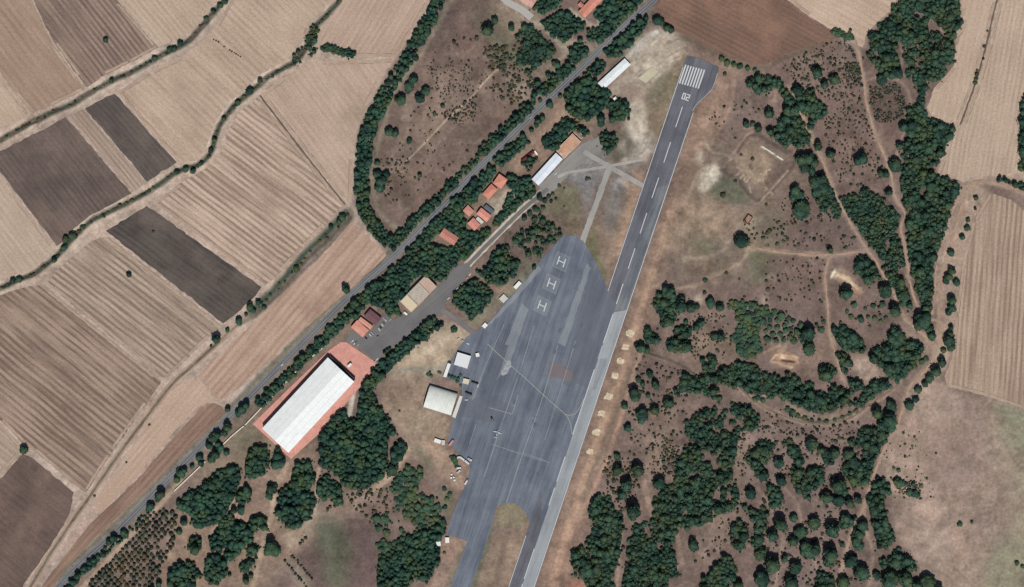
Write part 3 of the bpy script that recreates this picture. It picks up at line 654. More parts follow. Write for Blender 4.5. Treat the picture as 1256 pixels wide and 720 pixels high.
# ------------------------------------------------------------------ fields
m_trackh = plain_mat('wheel_mark', (148, 128, 112), var=0.16, sc=0.3)
FIELDS = [
 # label, outline, c1, c2, angle, period, stripe, blotch, c3
 ('brown ploughed field with a lone dark bush, top left corner of the farmland', [(26, -30), (120, -30), (143, 0), (194, 58), (160, 77), (128, 92), (107, 107), (97, 95), (66, 52)], (118, 98, 88), (162, 138, 122), -52, 7, 1.2, .5, None),
 ('medium tan stubble field left of the brown ploughed field', [(-40, -30), (24, -30), (64, 53), (95, 96), (104, 110), (60, 131), (40, 139), (18, 113), (0, 89), (-40, 40)], (152, 126, 108), (176, 150, 130), -52, 10, .6, .6, None),
 ('small pale stubble field against the left edge above the first hedged ditch', [(-40, 42), (0, 91), (38, 141), (18, 150), (-40, 168)], (176, 152, 132), (202, 178, 156), -52, 8, .4, .5, None),
 ('pale striped field wedged above the first ditch beside the ploughed field', [(122, -30), (290, -30), (272, -4), (248, 22), (232, 42), (196, 57), (172, 29), (145, 0)], (172, 148, 128), (200, 177, 156), -50, 7, .6, .5, None),
 ('long pale stubble field lying between the two hedged ditches', [(143, 113), (185, 87), (224, 68), (248, 50), (264, 32), (286, -6), (300, -30), (420, -30), (408, -4), (392, 16), (374, 35), (370, 54), (360, 66), (345, 78), (322, 90), (303, 105), (280, 126), (264, 150), (256, 172), (250, 186), (240, 197), (222, 199), (218, 198)], (170, 145, 126), (202, 178, 157), -44, 9, .62, .5, None),
 ('narrow dark purplish brown tilled field beside the pale strip', [(104, 133), (140, 114), (216, 199), (181, 223)], (86, 76, 72), (114, 101, 92), -49, 7, .5, 1.0, (128, 110, 102)),
 ('narrow pale striped strip between two dark tilled fields', [(83, 143), (102, 134), (179, 224), (163, 236)], (148, 127, 112), (184, 162, 144), -51, 6, 1.0, .3, None),
 ('broad dark brown tilled field left of the narrow pale strip', [(-12, 192), (81, 144), (161, 237), (138, 250), (108, 266), (91, 280), (78, 296), (70, 302), (14, 229), (-12, 194)], (90, 77, 72), (122, 104, 95), -52, 7, .5, 1.0, (132, 112, 100)),
 ('pale stubble field at the left edge below the broad dark field', [(-40, 160), (-3, 206), (12, 231), (68, 303), (58, 316), (36, 332), (15, 338), (-40, 352)], (176, 152, 134), (202, 180, 160), -52, 8, .4, .5, None),
 ('striped grey tan field with a lone dark bush below the second ditch', [(57, 347), (72, 330), (92, 312), (112, 296), (127, 290), (135, 292), (272, 400), (258, 412), (232, 438), (206, 463), (198, 463)], (136, 116, 102), (188, 166, 147), -38, 8, 1.25, .4, None),
 ('long dark purple brown tilled field with one small bush', [(130, 283), (180, 252), (321, 352), (314, 362), (300, 376), (274, 397)], (74, 66, 62), (102, 91, 83), -36, 8, .5, 1.0, (122, 106, 99)),
 ('large striped tan field sloping down from the bend of the second ditch', [(188, 248), (222, 224), (242, 213), (262, 200), (272, 184), (280, 160), (292, 138), (317, 119), (421, 250), (400, 275), (372, 304), (346, 332), (325, 350)], (150, 127, 111), (204, 178, 158), -37, 8, 1.25, .5, None),
 ('smooth pale field between the second ditch and the tree belt', [(320, 116), (350, 93), (372, 80), (392, 74), (437, 74), (484, 72), (466, 100), (449, 132), (438, 162), (433, 192), (431, 248), (425, 251)], (174, 148, 130), (200, 175, 156), -54, 9, .5, .6, (158, 140, 120)),
 ('pale field at the top beside the ditch thicket', [(424, -30), (536, -30), (526, 4), (508, 34), (486, 70), (438, 70), (412, 58), (392, 54), (388, 42), (404, 24), (420, 2)], (172, 146, 128), (198, 172, 152), 58, 8, .7, .5, None),
 ('pinkish stubble strip between the ditch and the highway', [(432, 272), (474, 313), (440, 346), (390, 389), (330, 442), (285, 483), (272, 490), (240, 460), (264, 438), (302, 405), (347, 361), (402, 306)], (168, 138, 120), (198, 168, 148), 50, 9, .85, .5, (150, 120, 104)),
 ('big striped brown field in the lower left above the dark corner field', [(-40, 362), (0, 362), (30, 352), (52, 349), (198, 467), (182, 492), (136, 556), (106, 604), (88, 592), (40, 551), (28, 543), (0, 515), (-40, 470)], (122, 101, 89), (172, 147, 129), -39, 8.5, 1.35, .5, None),
 ('small pale striped field at the left edge under the big striped field', [(-40, 474), (0, 519), (26, 546), (26, 555), (0, 584), (-40, 630)], (160, 137, 120), (190, 167, 147), -39, 8, .8, .5, None),
 ('dark brown rough field in the bottom left corner', [(-40, 634), (0, 588), (28, 557), (41, 562), (90, 604), (86, 630), (58, 676), (30, 716), (10, 750), (-40, 750)], (92, 75, 69), (122, 101, 91), -39, 9, .3, .9, (142, 120, 106)),
 ('pale wedge of stubble right of the double farm track', [(216, 473), (236, 462), (268, 490), (256, 494), (242, 500), (212, 531), (166, 586), (124, 628), (114, 618), (152, 562), (194, 500)], (178, 150, 130), (202, 174, 153), 50, 8, .5, .5, None),
 ('brown ploughed wedge running along the highway', [(262, 494), (272, 498), (275, 505), (268, 514), (202, 580), (122, 655), (76, 702), (62, 726), (50, 750), (30, 750), (62, 704), (108, 645), (168, 589), (216, 533), (246, 502)], (124, 98, 84), (160, 130, 112), 48, 8, .7, .7, None),
 ('reddish brown ploughed field beyond the runway end at the top', [(802, 14), (830, -34), (950, -34), (962, 0), (992, 24), (1018, 38), (1030, 46), (1002, 54), (962, 66), (938, 80), (910, 74), (884, 62), (858, 50), (836, 40), (812, 36)], (111, 85, 73), (138, 108, 92), -28, 7, .5, .5, (156, 122, 102)),
 ('corn coloured pale field between the red field and the north eastern wood', [(958, -34), (1108, -34), (1099, 0), (1098, 11), (1086, 18), (1074, 30), (1063, 42), (1058, 58), (1052, 56), (1046, 46), (1020, 36), (993, 21), (966, 0)], (182, 156, 134), (208, 184, 162), -30, 9, .5, .6, None),
 ('pale field just east of the north eastern wood', [(1178, -34), (1228, -34), (1223, 0), (1210, 50), (1196, 100), (1177, 151), (1160, 146), (1143, 144), (1137, 132), (1146, 108), (1170, 80), (1173, 56), (1186, 30), (1178, 0)], (180, 154, 134), (204, 180, 159), 78, 8, .45, .5, None),
 ('pale striped field in the top right corner beyond the thin dark boundary', [(1230, -34), (1310, -34), (1310, 100), (1256, 108), (1247, 135), (1246, 165), (1251, 197), (1240, 211), (1216, 216), (1196, 215), (1182, 224), (1162, 216), (1150, 212), (1162, 180), (1180, 153), (1200, 100), (1214, 50), (1226, 0)], (172, 147, 129), (200, 176, 155), 80, 7, .7, .5, None),
 ('big tan field with long vertical stripes on the right edge', [(1214, 236), (1240, 245), (1262, 262), (1310, 290), (1310, 510), (1256, 502), (1210, 486), (1162, 474), (1158, 462), (1167, 440), (1172, 386), (1180, 322), (1194, 270)], (148, 125, 108), (188, 163, 143), 86, 7.5, 1.2, .45, None),
]
for i, (lab, pts, c1, c2, ang, per, st, bl, c3) in enumerate(FIELDS):
    o = sheet('field', pts, 0.04 + 0.004*(i % 3), field_mat('field_soil', c1, c2, ang, per, st, bl, c3), jit=0.45)
    tag(o, lab, 'field', kind='structure')
# headlands: the strip turned along the edges of the stubble fields
m_head = plain_mat('headland', (188, 166, 147), var=0.16, sc=0.3, c2=(166, 144, 126), sc2=0.04)
for o in [o for o in COL.objects if o.name.split('.')[0] == 'field']:
    k = [f[0] for f in FIELDS].index(o['label']); pts = FIELDS[k][1]
    if FIELDS[k][3][0] < 160 or 'narrow' in o['label'] or 'wedge' in o['label'] or 'pinkish' in o['label']: continue
    sg = sum(pts[i][0]*pts[(i+1) % len(pts)][1]-pts[(i+1) % len(pts)][0]*pts[i][1] for i in range(len(pts)))
    for i in range(len(pts)):
        a, b = np.array(pts[i], float), np.array(pts[(i+1) % len(pts)], float); L = np.linalg.norm(b-a)
        if L < 34 or min(a[0], b[0]) < -8 or min(a[1], b[1]) < -8 or max(a[0], b[0]) > 1262: continue
        n = np.array((-(b-a)[1], (b-a)[0]))/L*(1 if sg > 0 else -1)
        ribbon('headland', [tuple(a+(b-a)*.06+n*2.2), tuple(b-(b-a)*.06+n*2.2)], 2.6, 0.058+.001*(i % 4), m_head, .28, o)
        ribbon('wheel_mark', [tuple(a+(b-a)*.05+n*4.4), tuple(b-(b-a)*.05+n*4.4)], .7, 0.0635+.001*(i % 4), m_trackh, .2, o)
# the oblique farm line and pale margin in the big striped field
m_track = plain_mat('track_earth', (182, 156, 134), var=0.15, sc=0.3, c2=(166, 138, 118), sc2=0.03)
m_dirt = plain_mat('dirt_track', (182, 154, 132), var=0.18, sc=0.25, c2=(158, 132, 114), sc2=0.05)
m_dull = plain_mat('dull_track', (136, 115, 100), var=0.18, sc=0.25, c2=(120, 102, 90), sc2=0.05)
m_trackd = plain_mat('track_dark', (108, 92, 80), var=0.15, sc=0.3)
o = ribbon('path', [(318.5, 117), (370, 184), (423, 251)], 2.0, 0.062, m_trackd, 0.3); tag(o, 'dark straight field boundary line splitting the striped and the smooth field', 'field boundary', kind='structure')
o = ribbon('path', [(1225, -10), (1211, 50), (1197, 100), (1178, 153)], 2.2, 0.062, m_trackd, 0.3); tag(o, 'thin dark boundary line between the two pale top right fields', 'field boundary', kind='structure')
for nm, d, lab in (('path', -3.0, 'left wheel rut of the double farm track west of the highway'), ('path', 3.0, 'right wheel rut of the double farm track west of the highway')):
    o = ribbon(nm, offset_line(catmull(TRACK_E[5:], 10), d), 2.0, 0.064, m_track, 0.25); tag(o, lab, 'farm track', kind='structure')
for lab, (ln, w) in PATHS.items():
    o = ribbon('path', ln, w*.85, 0.066 if 'thin' not in lab else 0.07, m_dirt if 'curved' not in lab else m_dull, 0.45, step=3); tag(o, lab, 'dirt track', kind='structure')

# ------------------------------------------------------------------ highway
m_road = tarmac_mat('road_asphalt', (92, 93, 97), (122, 123, 126), 45, 0.6)
o = ribbon('road', ROAD, 7.6, 0.08, m_road, 0.05)
tag(o, 'grey two lane highway running diagonally past the airfield between tree belts', 'road', kind='structure')
RL = catmull(ROAD, 4)
for d in (-2.9, 2.9): ribbon('edge_line', offset_line(RL, d), 0.22, 0.10, M['worn_paint'], 0, o)
mb_line = offset_line(RL, 0.0)
ribbon('centre_line', mb_line, 0.3, 0.10, M['worn_paint'], 0, o)

# ------------------------------------------------------------------ service road, car park, link
m_serv = tarmac_mat('service_asphalt', (128, 125, 122), (156, 152, 147), 45, 0.5)
m_park = tarmac_mat('park_asphalt', (104, 102, 103), (126, 124, 124), 40, 0.6, patch=0.3)
m_side = plain_mat('pale_paving', (214, 202, 184), var=0.16, sc=0.3, c2=(176, 162, 144), sc2=.09)
SERV = [(728, 168), (710, 188), (692, 208), (672, 231), (652, 247), (634, 263), (615, 282), (593, 304), (572, 326)]
o = ribbon('pavement', SERV[3:], 9.6, 0.055, m_side, 0.3); tag(o, 'pale paved footway on both sides of the straight service road', 'pavement', kind='structure')
o = ribbon('road', offset_line(catmull(SERV[3:], 10), -0.6), 4.8, 0.075, m_park, 0.1); tag(o, 'narrow grey service road between the pale footways near the villas', 'road', kind='structure')
o = sheet('forecourt', [(734, 168), (742, 176), (727, 190), (706, 206), (690, 222), (676, 238), (662, 248), (652, 250), (664, 236), (661, 228), (694, 195), (713, 177)], 0.06, m_serv, 0.2)
tag(o, 'grey forecourt in front of the long white shed and the flat rooftop building', 'forecourt', kind='structure')
o = sheet('car_park', [(558, 327), (573, 322), (578, 329), (567, 346), (549, 368), (543, 379), (538, 386), (520, 398), (497, 414), (470, 434), (464, 446), (442, 428), (424, 417), (432, 405), (446, 414), (459, 400), (469, 388), (476, 386), (482, 392), (497, 386), (510, 380), (537, 352)], 0.07, m_park, 0.15)
tag(o, 'grey asphalt car park in front of the beige terminal and the red roofs', 'car park', kind='structure')
o = ribbon('road', [(541, 380), (556, 389), (572, 402), (586, 412)], 6.2, 0.085, tarmac_mat('link_asphalt', (112, 108, 108), (136, 132, 130), -40, 0.6), 0.1)
tag(o, 'short grey link road from the car park to the apron', 'road', kind='structure')
for lab, ln, w, z, c in (('pale concrete strip climbing from the apron to the old crossing', [(713, 300), (747.5, 205)], 7.0, .085, ((152, 150, 145), (178, 175, 168))),
                      ('narrow grey strip from the forecourt across the old crossing to the runway', [(684, 217), (700, 211), (728, 207), (750, 203), (766, 200), (790, 195)], 3.6, .089, ((158, 153, 146), (180, 175, 166))),
                      ('grey strip slanting over the old crossing to the runway edge', [(716, 186), (788.5, 228)], 6.0, .093, ((150, 147, 142), (174, 170, 164)))):
    o = ribbon('taxiway', ln, w, z, tarmac_mat('old_concrete', c[0], c[1], 60, 0.6), 0.25); tag(o, lab, 'taxiway', kind='structure')
m_red = plain_mat('red_paving', (222, 162, 148), var=0.18, sc=0.35, c2=(204, 146, 132), sc2=0.10)
o = sheet('paving', [(402, 431), (418, 419.5), (425, 420), (463, 446), (442, 474), (402, 522), (357, 563), (310, 520), (321, 509), (360, 471)], 0.06, m_red, 0)
tag(o, 'salmon pink block paving all round the big white roofed terminal hall', 'paving', kind='structure')

# ------------------------------------------------------------------ apron, taxiway, runway
RWA = math.degrees(math.atan2(1.0, 0.3354))           # the runway's bearing on the map
m_apron = tarmac_mat('apron_asphalt', (90, 97, 110), (128, 135, 146), RWA, 0.9, patch=0.5)
AP = [(692, 288), (705, 289), (716, 296), (730, 320), (746.5, 357.5), (700, 493), (645.3, 656), (650, 640), (644, 628), (633, 617.5), (617, 617), (608, 623), (603, 647), (592, 680), (577, 722), (560, 770), (534, 770), (553, 718), (573, 664), (562, 660), (547, 655), (556, 628), (567, 603), (573, 590), (577, 574), (566, 570), (552, 570), (545, 552), (549, 541), (556, 512), (567, 489), (566, 470), (553, 466), (546, 463), (550, 446), (560, 432), (563, 426), (572, 414), (589, 403), (604, 391), (623, 366), (647, 346), (657, 328), (666, 315)]
AP = [p for p in AP if p not in ((566, 570), (552, 570), (545, 552))]
ap = sheet('apron', AP, 0.09, m_apron, 0.12)
tag(ap, 'broad blue grey asphalt apron with three helipads west of the runway', 'apron', kind='structure')
m_stain = plain_mat('oil_stain', (88, 93, 103), var=.1, c2=(100, 105, 114), sc2=.3)
# tones of older and newer asphalt laid on the apron
def rw(px_off, y):            # a point px_off units right of the runway's left edge, at map row y
    return (838 - 0.3354*(y-80) + px_off, y)
m_lt = tarmac_mat('light_asphalt', (122, 128, 136), (146, 151, 157), RWA, 0.9)
m_dk = tarmac_mat('dark_asphalt', (92, 98, 109), (112, 118, 129), RWA, 0.8)
m_rd = tarmac_mat('red_asphalt', (112, 104, 110), (128, 118, 120), RWA, 0.5)
for mm, pts, z in ((m_lt, [(720, 322), (724.5, 329), (693, 425), (684.5, 421)], .105), (m_dk, [(725, 330), (746, 358), (706, 478), (690, 470), (700, 424)], .100),
                   (m_rd, [(674, 443), (704.5, 454), (700, 468), (672, 461)], .110), (m_lt, [(640, 372), (648, 380), (625, 446), (606, 470), (613, 438)], .100),
                   (m_lt, [(660, 326), (664, 330), (628, 372), (604, 396), (596, 400), (626, 366)], .103), (m_dk, [(566, 492), (600, 484), (632, 500), (618, 520), (560, 510)], .103),
                   (m_dk, [(612, 420), (624, 424), (604, 480), (592, 476)], .102)):
    sheet('asphalt_patch', pts, z, mm, 0.3, ap)
m_seam = tarmac_mat('seam', (132, 138, 144), (152, 157, 162), RWA, 0.6)
for ln, w in (([(684, 424), (668, 480), (640, 560), (621, 617)], 0.9), ([(706, 418), (690, 470), (668, 540)], 0.6), ([(600, 500), (628, 508)], 0.7), ([(628, 508), (636, 484)], 0.7), ([(584, 520), (576, 545)], 0.6),
              ([(655, 400), (636, 460), (612, 530), (594, 585)], 0.7), ([(604, 545), (655, 562), (690, 572)], 0.6), ([(640, 555), (670, 565)], 0.6), ([(618, 398), (596, 448), (580, 490)], 0.7)):
    SZ = globals().get('SZ', 0.1125) + 0.0009
    ribbon('asphalt_seam', ln, w*1.35, SZ, m_seam, 0.05, ap)
wl = [(598, 422), (625, 447), (650, 469), (667, 485), (693, 508)]
ribbon('taxi_line', wl, 0.62, 0.122, M['yellow_paint'], 0, ap)
ribbon('taxi_line', [(693, 508), (698, 509.5), (705, 508), (711, 500), (716, 489)], 0.62, 0.172, M['yellow_paint'], 0, ap)
ribbon('taxi_line', [(693, 508), (697, 513), (700, 520), (701, 532)], 0.62, 0.176, M['yellow_paint'], 0, ap)
sheet('bare_patch', smooth_closed([(624, 440), (628, 446), (624, 456), (617, 462), (614, 458), (619, 448)], 2), 0.119, plain_mat('scuffed', (176, 180, 182), var=.25, sc=.5, c2=(138, 142, 148), sc2=.25), 0.4, ap)
for k in range(11):
    y_ = rng.uniform(340, 600); x_ = rng.uniform(838-.3354*(y_-80)-70, 838-.3354*(y_-80)-8); rr_ = rng.uniform(.8, 2.2)
    if not (575 < x_ < 720): continue
    sheet('oil_stain', [(x_+rr_*rng.uniform(.6, 1.3)*math.cos(a)-.3*rr_*math.sin(a)*2, y_+1.5*rr_*rng.uniform(.6, 1.3)*math.sin(a)) for a in np.linspace(0, 2*math.pi, 11, endpoint=False)], .1201+.0007*k, m_stain, .2, ap)
for k in range(14):
    y_ = rng.uniform(330, 620); x_ = rng.uniform(838-.3354*(y_-80)-75, 838-.3354*(y_-80)-6); L_ = rng.uniform(10, 40); s_ = rng.choice((0, 1))
    q_ = (x_-.318*L_, y_+.948*L_) if s_ else (x_-.9*L_*.5, y_-.42*L_*.5)
    if not (585 < x_ < 725 and 585 < q_[0] < 725): continue
    ribbon('sealed_crack', [(x_, y_), ((x_+q_[0])/2+rng.normal(0, .8), (y_+q_[1])/2+rng.normal(0, .8)), q_], .42, .1335+.0004*k, m_stain, .08, ap)
m_outline = plain_mat('faded_outline', (146, 151, 156), var=.2, sc=.6, c2=(124, 130, 137), sc2=.3)
# helipads: faint square and a white H, turned with the runway
ud = np.array((-0.318, 0.948)); vd = np.array((0.905, 0.425))       # down the strokes, along the bar
for k, (cx, cy) in enumerate(((688.5, 321), (676.5, 348), (665, 375))):
    c = np.array((cx, cy), float)
    hp = sheet('helipad', [tuple(c+vd*a*9.5+ud*b*10) for a, b in ((-1, -1), (1, -1), (1, 1), (-1, 1))], 0.13, tarmac_mat('pad_asphalt', (108, 115, 126), (136, 142, 150), RWA, 0.9), 0)
    tag(hp, 'helipad with a worn white letter H, %s of the row of three on the apron' % ('nearest the old crossing' , 'in the middle', 'nearest the hangars')[k], 'helipad', 'helipads in a row on the apron', kind='structure')
    mb = MB()
    def bar(p, q, w, z):
        d = (q-p)/np.linalg.norm(q-p); n = np.array((-d[1], d[0]))*w/2
        mb.add([W(p+n, z), W(q+n, z), W(q-n, z), W(p-n, z)], [(0, 1, 2, 3)])
    for s in (-1, 1): bar(c+vd*s*4.1-ud*5.4, c+vd*s*4.1+ud*5.4, 1.35, 0.16)
    bar(c-vd*3.4, c+vd*3.4, 1.25, 0.1645)
    o = mb.build('letter_h', M['road_paint'], hp)
    mb = MB()
    for a, b in (((-1, -1), (1, -1)), ((1, -1), (1, 1)), ((1, 1), (-1, 1)), ((-1, 1), (-1, -1))):
        p = c+vd*a[0]*8.6+ud*a[1]*9; q = c+vd*b[0]*8.6+ud*b[1]*9
        bar(p, q, 0.5, 0.16 + 0.002*(a[0]+2*a[1]))
    mb.build('pad_outline', m_outline, hp)
# runway
m_rwy = tarmac_mat('runway_asphalt', (87, 87, 96), (118, 119, 127), RWA, 1.0, patch=0.3)
RP = [(842.5, 68), (856, 71), (882, 82.5), (880, 90), (874.5, 109), (864, 120), (853.5, 130), (849.5, 137), rw(32.4, 160), rw(32.4, 760), rw(0, 760), rw(0, 80)]
rwy = sheet('runway', RP, 0.14, m_rwy, 0)
tag(rwy, 'dark grey runway with white threshold bars and dashed centre line', 'runway', kind='structure')
m_conc = tarmac_mat('new_surface', (142, 148, 154), (172, 177, 180), RWA, 0.8, patch=0.35)
sheet('light_surface', [rw(16.6, 383), rw(32.3, 380), rw(32.3, 760), rw(16.6, 760)], 0.15, m_conc, 0, rwy)
sheet('asphalt_patch', [rw(.2, 358), rw(16.2, 372), rw(16.4, 384), rw(16.4, 476), rw(.2, 470)], 0.149, m_dk, 0.1, rwy)
sheet('asphalt_patch', [rw(.2, 470.3), rw(16.4, 476.3), rw(16.4, 650), rw(8, 622), rw(.2, 600)], 0.15, m_apron, 0.1, rwy)
sheet('light_surface', [rw(16.8, 232), rw(32.3, 226), rw(32.3, 379), rw(16.8, 382)], 0.153, tarmac_mat('scuffed_runway', (92, 96, 105), (132, 137, 140), RWA, 1.1), 0.3, rwy)
sheet('asphalt_patch', [rw(19, 440), rw(28, 440), rw(26, 478), rw(22, 478)], 0.158, tarmac_mat('worn_runway', (124, 130, 138), (150, 156, 162), RWA, 0.9), 0.3, rwy)
def edge(name, pts, w=0.75, mat=None):
    return ribbon(name, pts, w, 0.17, mat or M['road_paint'], 0.04, rwy)
edge('edge_line', [rw(.6, 82), rw(.6, 200), rw(.6, 357)])
edge('edge_line', [rw(.6, 657), rw(.6, 760)])
edge('edge_line', [(880, 90), (876.5, 102), (873.5, 109), (864, 119), (853.3, 129.3), (849.3, 136)], 0.7, M['worn_paint'])
edge('edge_line', [rw(31.8, 138), rw(31.8, 300), rw(31.8, 760)])
y = 131
while y < 385:
    edge('centre_line_dash', [rw(16.2, y), rw(16.2, y+25)], 1.0); y += 43.4
for a, b in ((385, 421), (424, 440), (453, 533), (560, 591), (598, 620), (673, 710), (716, 760)):
    edge('centre_line_dash', [rw(16.2, a), rw(16.2, b)], 0.9, M['worn_paint'] if a == 424 else None)
for k in range(8):
    a = k*3.28
    edge('threshold_stripe', [(841.2+a, 79.4+a*0.27), (833.4+a, 102.4+a*0.27)], 1.8)
# the runway number, read from the approach: painted upside down on the map
def seven(segs, c, w, h):
    u = np.array((0.32, -0.947)); r = np.array((0.947, 0.32))          # map up and right along the runway
    u, r = -u, -r                                                       # turned to face the approach
    P = {'tl': -r*w/2+u*h/2, 'tr': r*w/2+u*h/2, 'ml': -r*w/2, 'mr': r*w/2, 'bl': -r*w/2-u*h/2, 'br': r*w/2-u*h/2}
    E = {'a': ('tl', 'tr'), 'b': ('tr', 'mr'), 'c': ('mr', 'br'), 'd': ('bl', 'br'), 'e': ('ml', 'bl'), 'f': ('tl', 'ml'), 'g': ('ml', 'mr')}
    mb = MB(); z = 0.17
    for s in segs:
        p, q = (c+P[k] for k in E[s]); d = (q-p)/np.linalg.norm(q-p); n = np.array((-d[1], d[0]))*0.66; p = p-d*0.6; q = q+d*0.6
        mb.add([W(p+n, z), W(q+n, z), W(q-n, z), W(p-n, z)], [(0, 1, 2, 3)]); z += 0.003
    return mb.build('runway_number', M['road_paint'], rwy)
cN = np.array((841.2, 118.8)); rr = np.array((0.947, 0.32))
seven('abged', cN + rr*2.6, 2.9, 6.9)       # 2 (leftmost to the pilot)
seven('abcdef', cN - rr*2.6, 2.9, 6.9)      # 0
# pale stony pads along the east edge line
PADS = [(773, 408.5, 1.15), (767, 425.5, 1), (761, 443, 1), (754, 461, 1), (746.5, 486.5, 1.1), (738, 507, 1), (731.5, 530, 1.05), (724, 554, 1)]
m_pad = plain_mat('pale_stone', (226, 214, 188), var=0.25, sc=0.45, c2=(190, 168, 138), sc2=0.2)
for k, (cx, cy, s) in enumerate(PADS):
    pts = []
    for a in np.linspace(0, 2*math.pi, 14, endpoint=False):
        q = max(abs(math.cos(a)), abs(math.sin(a))); r = (4.6 + rng.normal(0, .45))*s/ q**0.75
        pts.append((cx + r*math.cos(a+.33), cy + r*0.8*math.sin(a+.33)))
    o = sheet('stone_pad', pts, 0.06, m_pad, 0.25)
    tag(o, 'worn pale stony square beside the light runway surface, one of the evenly spaced row', 'stony patch', 'pale stony squares along the runway', kind='structure')
o = sheet('concrete_slab', [(782.5, 96), (799, 82.5), (808, 87.5), (792, 102)], 0.2, plain_mat('slab', (206, 200, 174), var=.1, c2=(190, 182, 156)), 0.1)
tag(o, 'bare pale yellow concrete slab beside the runway end', 'slab', kind='structure')
o = sheet('concrete_slab', [(564, 485), (567.5, 486.5), (558.5, 513), (554.5, 511)], 0.19, plain_mat('slab_white', (216, 214, 206), var=.06), 0.05)
tag(o, 'narrow white concrete threshold strip in front of the arched hangar', 'slab', kind='structure')
# ------------------------------------------------------------------ buildings
EXCL = []                                  # footprints that planting keeps clear of
def rect(q):
    """four map corners -> centre, map heading of the long side, length, width (metres)"""
    P = [np.array((x*S, -y*S)) for x, y in q]
    e = [(P[1]-P[0])-(P[3]-P[2]), (P[2]-P[1])-(P[0]-P[3])]
    L = [np.linalg.norm(v)/2 for v in e]
    k = 0 if L[0] >= L[1] else 1
    c = sum(P)/4
    return (c[0]-628*S, c[1]+360*S), math.atan2(e[k][1], e[k][0]), L[k], L[1-k]
def openings(root, L, Wd, h, mat_f, n_win, door_w=1.2, door_h=2.2, y_sign=-1, win_h=1.3):
    mb = MB(); mb.box(-door_w/2, door_w/2, y_sign*Wd/2-0.06, y_sign*Wd/2+0.06, 0.0, door_h)
    d = mb.build('door', M['timber'], root)
    mb = MB(); mb.box(door_w/2-0.3, door_w/2-0.18, y_sign*(Wd/2+0.06)-0.05, y_sign*(Wd/2+0.06)+0.05, 1.0, 1.15); mb.build('handle', M['dark_steel'], d)
    for s in (-1, 1):
        for k in range(n_win):
            x = -L/2 + L*(k+0.5)/n_win
            if abs(x) < door_w and s == y_sign: continue
            z0 = h*0.36
            mb = MB()
            mb.box(x-.65, x+.65, s*Wd/2-.05, s*Wd/2+.05, z0, z0+.08); mb.box(x-.65, x+.65, s*Wd/2-.05, s*Wd/2+.05, z0+win_h-.08, z0+win_h)
            mb.box(x-.65, x-.57, s*Wd/2-.05, s*Wd/2+.05, z0+.08, z0+win_h-.08); mb.box(x+.57, x+.65, s*Wd/2-.05, s*Wd/2+.05, z0+.08, z0+win_h-.08)
            w = mb.build('window', M['white_paint'], root)
            mb = MB(); mb.box(x-.57, x+.57, s*Wd/2-.03, s*Wd/2+.03, z0+.08, z0+win_h-.08); mb.build('pane', M['glass'], w)
def gable(name, cat, label, q, h, rise, roof, wall='cream_wall', over=0.5, n_win=3, hip=False, group=None, ridge=True, extra=None, z0=0.0):
    (cx, cy), rz, L, Wd = rect(q); EXCL.append(q)
    L -= 2*over; Wd -= 2*over
    root = empty(name, (cx, cy, z0), rz, label, cat, group)
    mb = MB()
    if hip: mb.box(-L/2, L/2, -Wd/2, Wd/2, 0, h)
    else: mb.prism([(-Wd/2, 0), (Wd/2, 0), (Wd/2, h), (0, h+rise*Wd/(Wd+2*over)-.02), (-Wd/2, h)], -L/2, L/2)
    mb.build('wall', M[wall], root)
    w2 = Wd/2+over; l2 = L/2+over; th = 0.22
    mb = MB()
    if hip:
        hx = max(0.3, l2-w2)
        vs = [(-l2, -w2, h), (l2, -w2, h), (l2, w2, h), (-l2, w2, h), (-hx, 0, h+rise), (hx, 0, h+rise)]
        vs = [(x, y, z+th) for x, y, z in vs] + [(x, y, z+0.01) for x, y, z in vs[:4]]
        mb.add(vs, [(0, 1, 5, 4), (1, 2, 5), (2, 3, 4, 5), (3, 0, 4), (6, 7, 1, 0), (7, 8, 2, 1), (8, 9, 3, 2), (9, 6, 0, 3), (9, 8, 7, 6)])
    else:
        mb.prism([(-w2, h), (0, h+rise), (w2, h), (w2, h+th), (0, h+rise+th), (-w2, h+th)], -l2, l2)
    rf = mb.build('roof', roof, root)
    if ridge:
        hx = max(0.3, l2-w2) if hip else l2
        mb = MB(); mb.tube([(-hx, 0, h+rise+th), (hx, 0, h+rise+th)], 0.16, 6); mb.build('ridge_cap', roof, rf)
    openings(root, L, Wd, h, None, n_win)
    if extra: extra(root, rf, L, Wd, h, rise)
    return root
def flat(name, cat, label, q, h, roof, wall='plaster', par=0.5, n_win=4, group=None, extra=None, pmat=None):
    (cx, cy), rz, L, Wd = rect(q); EXCL.append(q)
    root = empty(name, (cx, cy, 0), rz, label, cat, group)
    mb = MB(); mb.box(-L/2, L/2, -Wd/2, Wd/2, 0, h); mb.build('wall', M[wall], root)
    mb = MB(); mb.box(-L/2+.3, L/2-.3, -Wd/2+.3, Wd/2-.3, h+.003, h+0.14); rf = mb.build('roof', roof, root)
    mb = MB()
    for a in ((-L/2, L/2, -Wd/2, -Wd/2+.297), (-L/2, L/2, Wd/2-.297, Wd/2), (-L/2, -L/2+.297, -Wd/2+.297, Wd/2-.297), (L/2-.297, L/2, -Wd/2+.297, Wd/2-.297)):
        mb.box(a[0], a[1], a[2], a[3], h+.003, h+par)
    mb.build('parapet', M[pmat or 'white_paint'], rf)
    openings(root, L, Wd, h, None, n_win)
    if extra: extra(root, rf, L, Wd, h)
    return root
A = lambda q: math.degrees(rect(q)[1])
def white_roof(q, c=(240, 245, 246), c2=(222, 228, 231), p=1.6): return roof_mat('white_sheet_roof', c, A(q), p, 0.05, 0.07, c2)
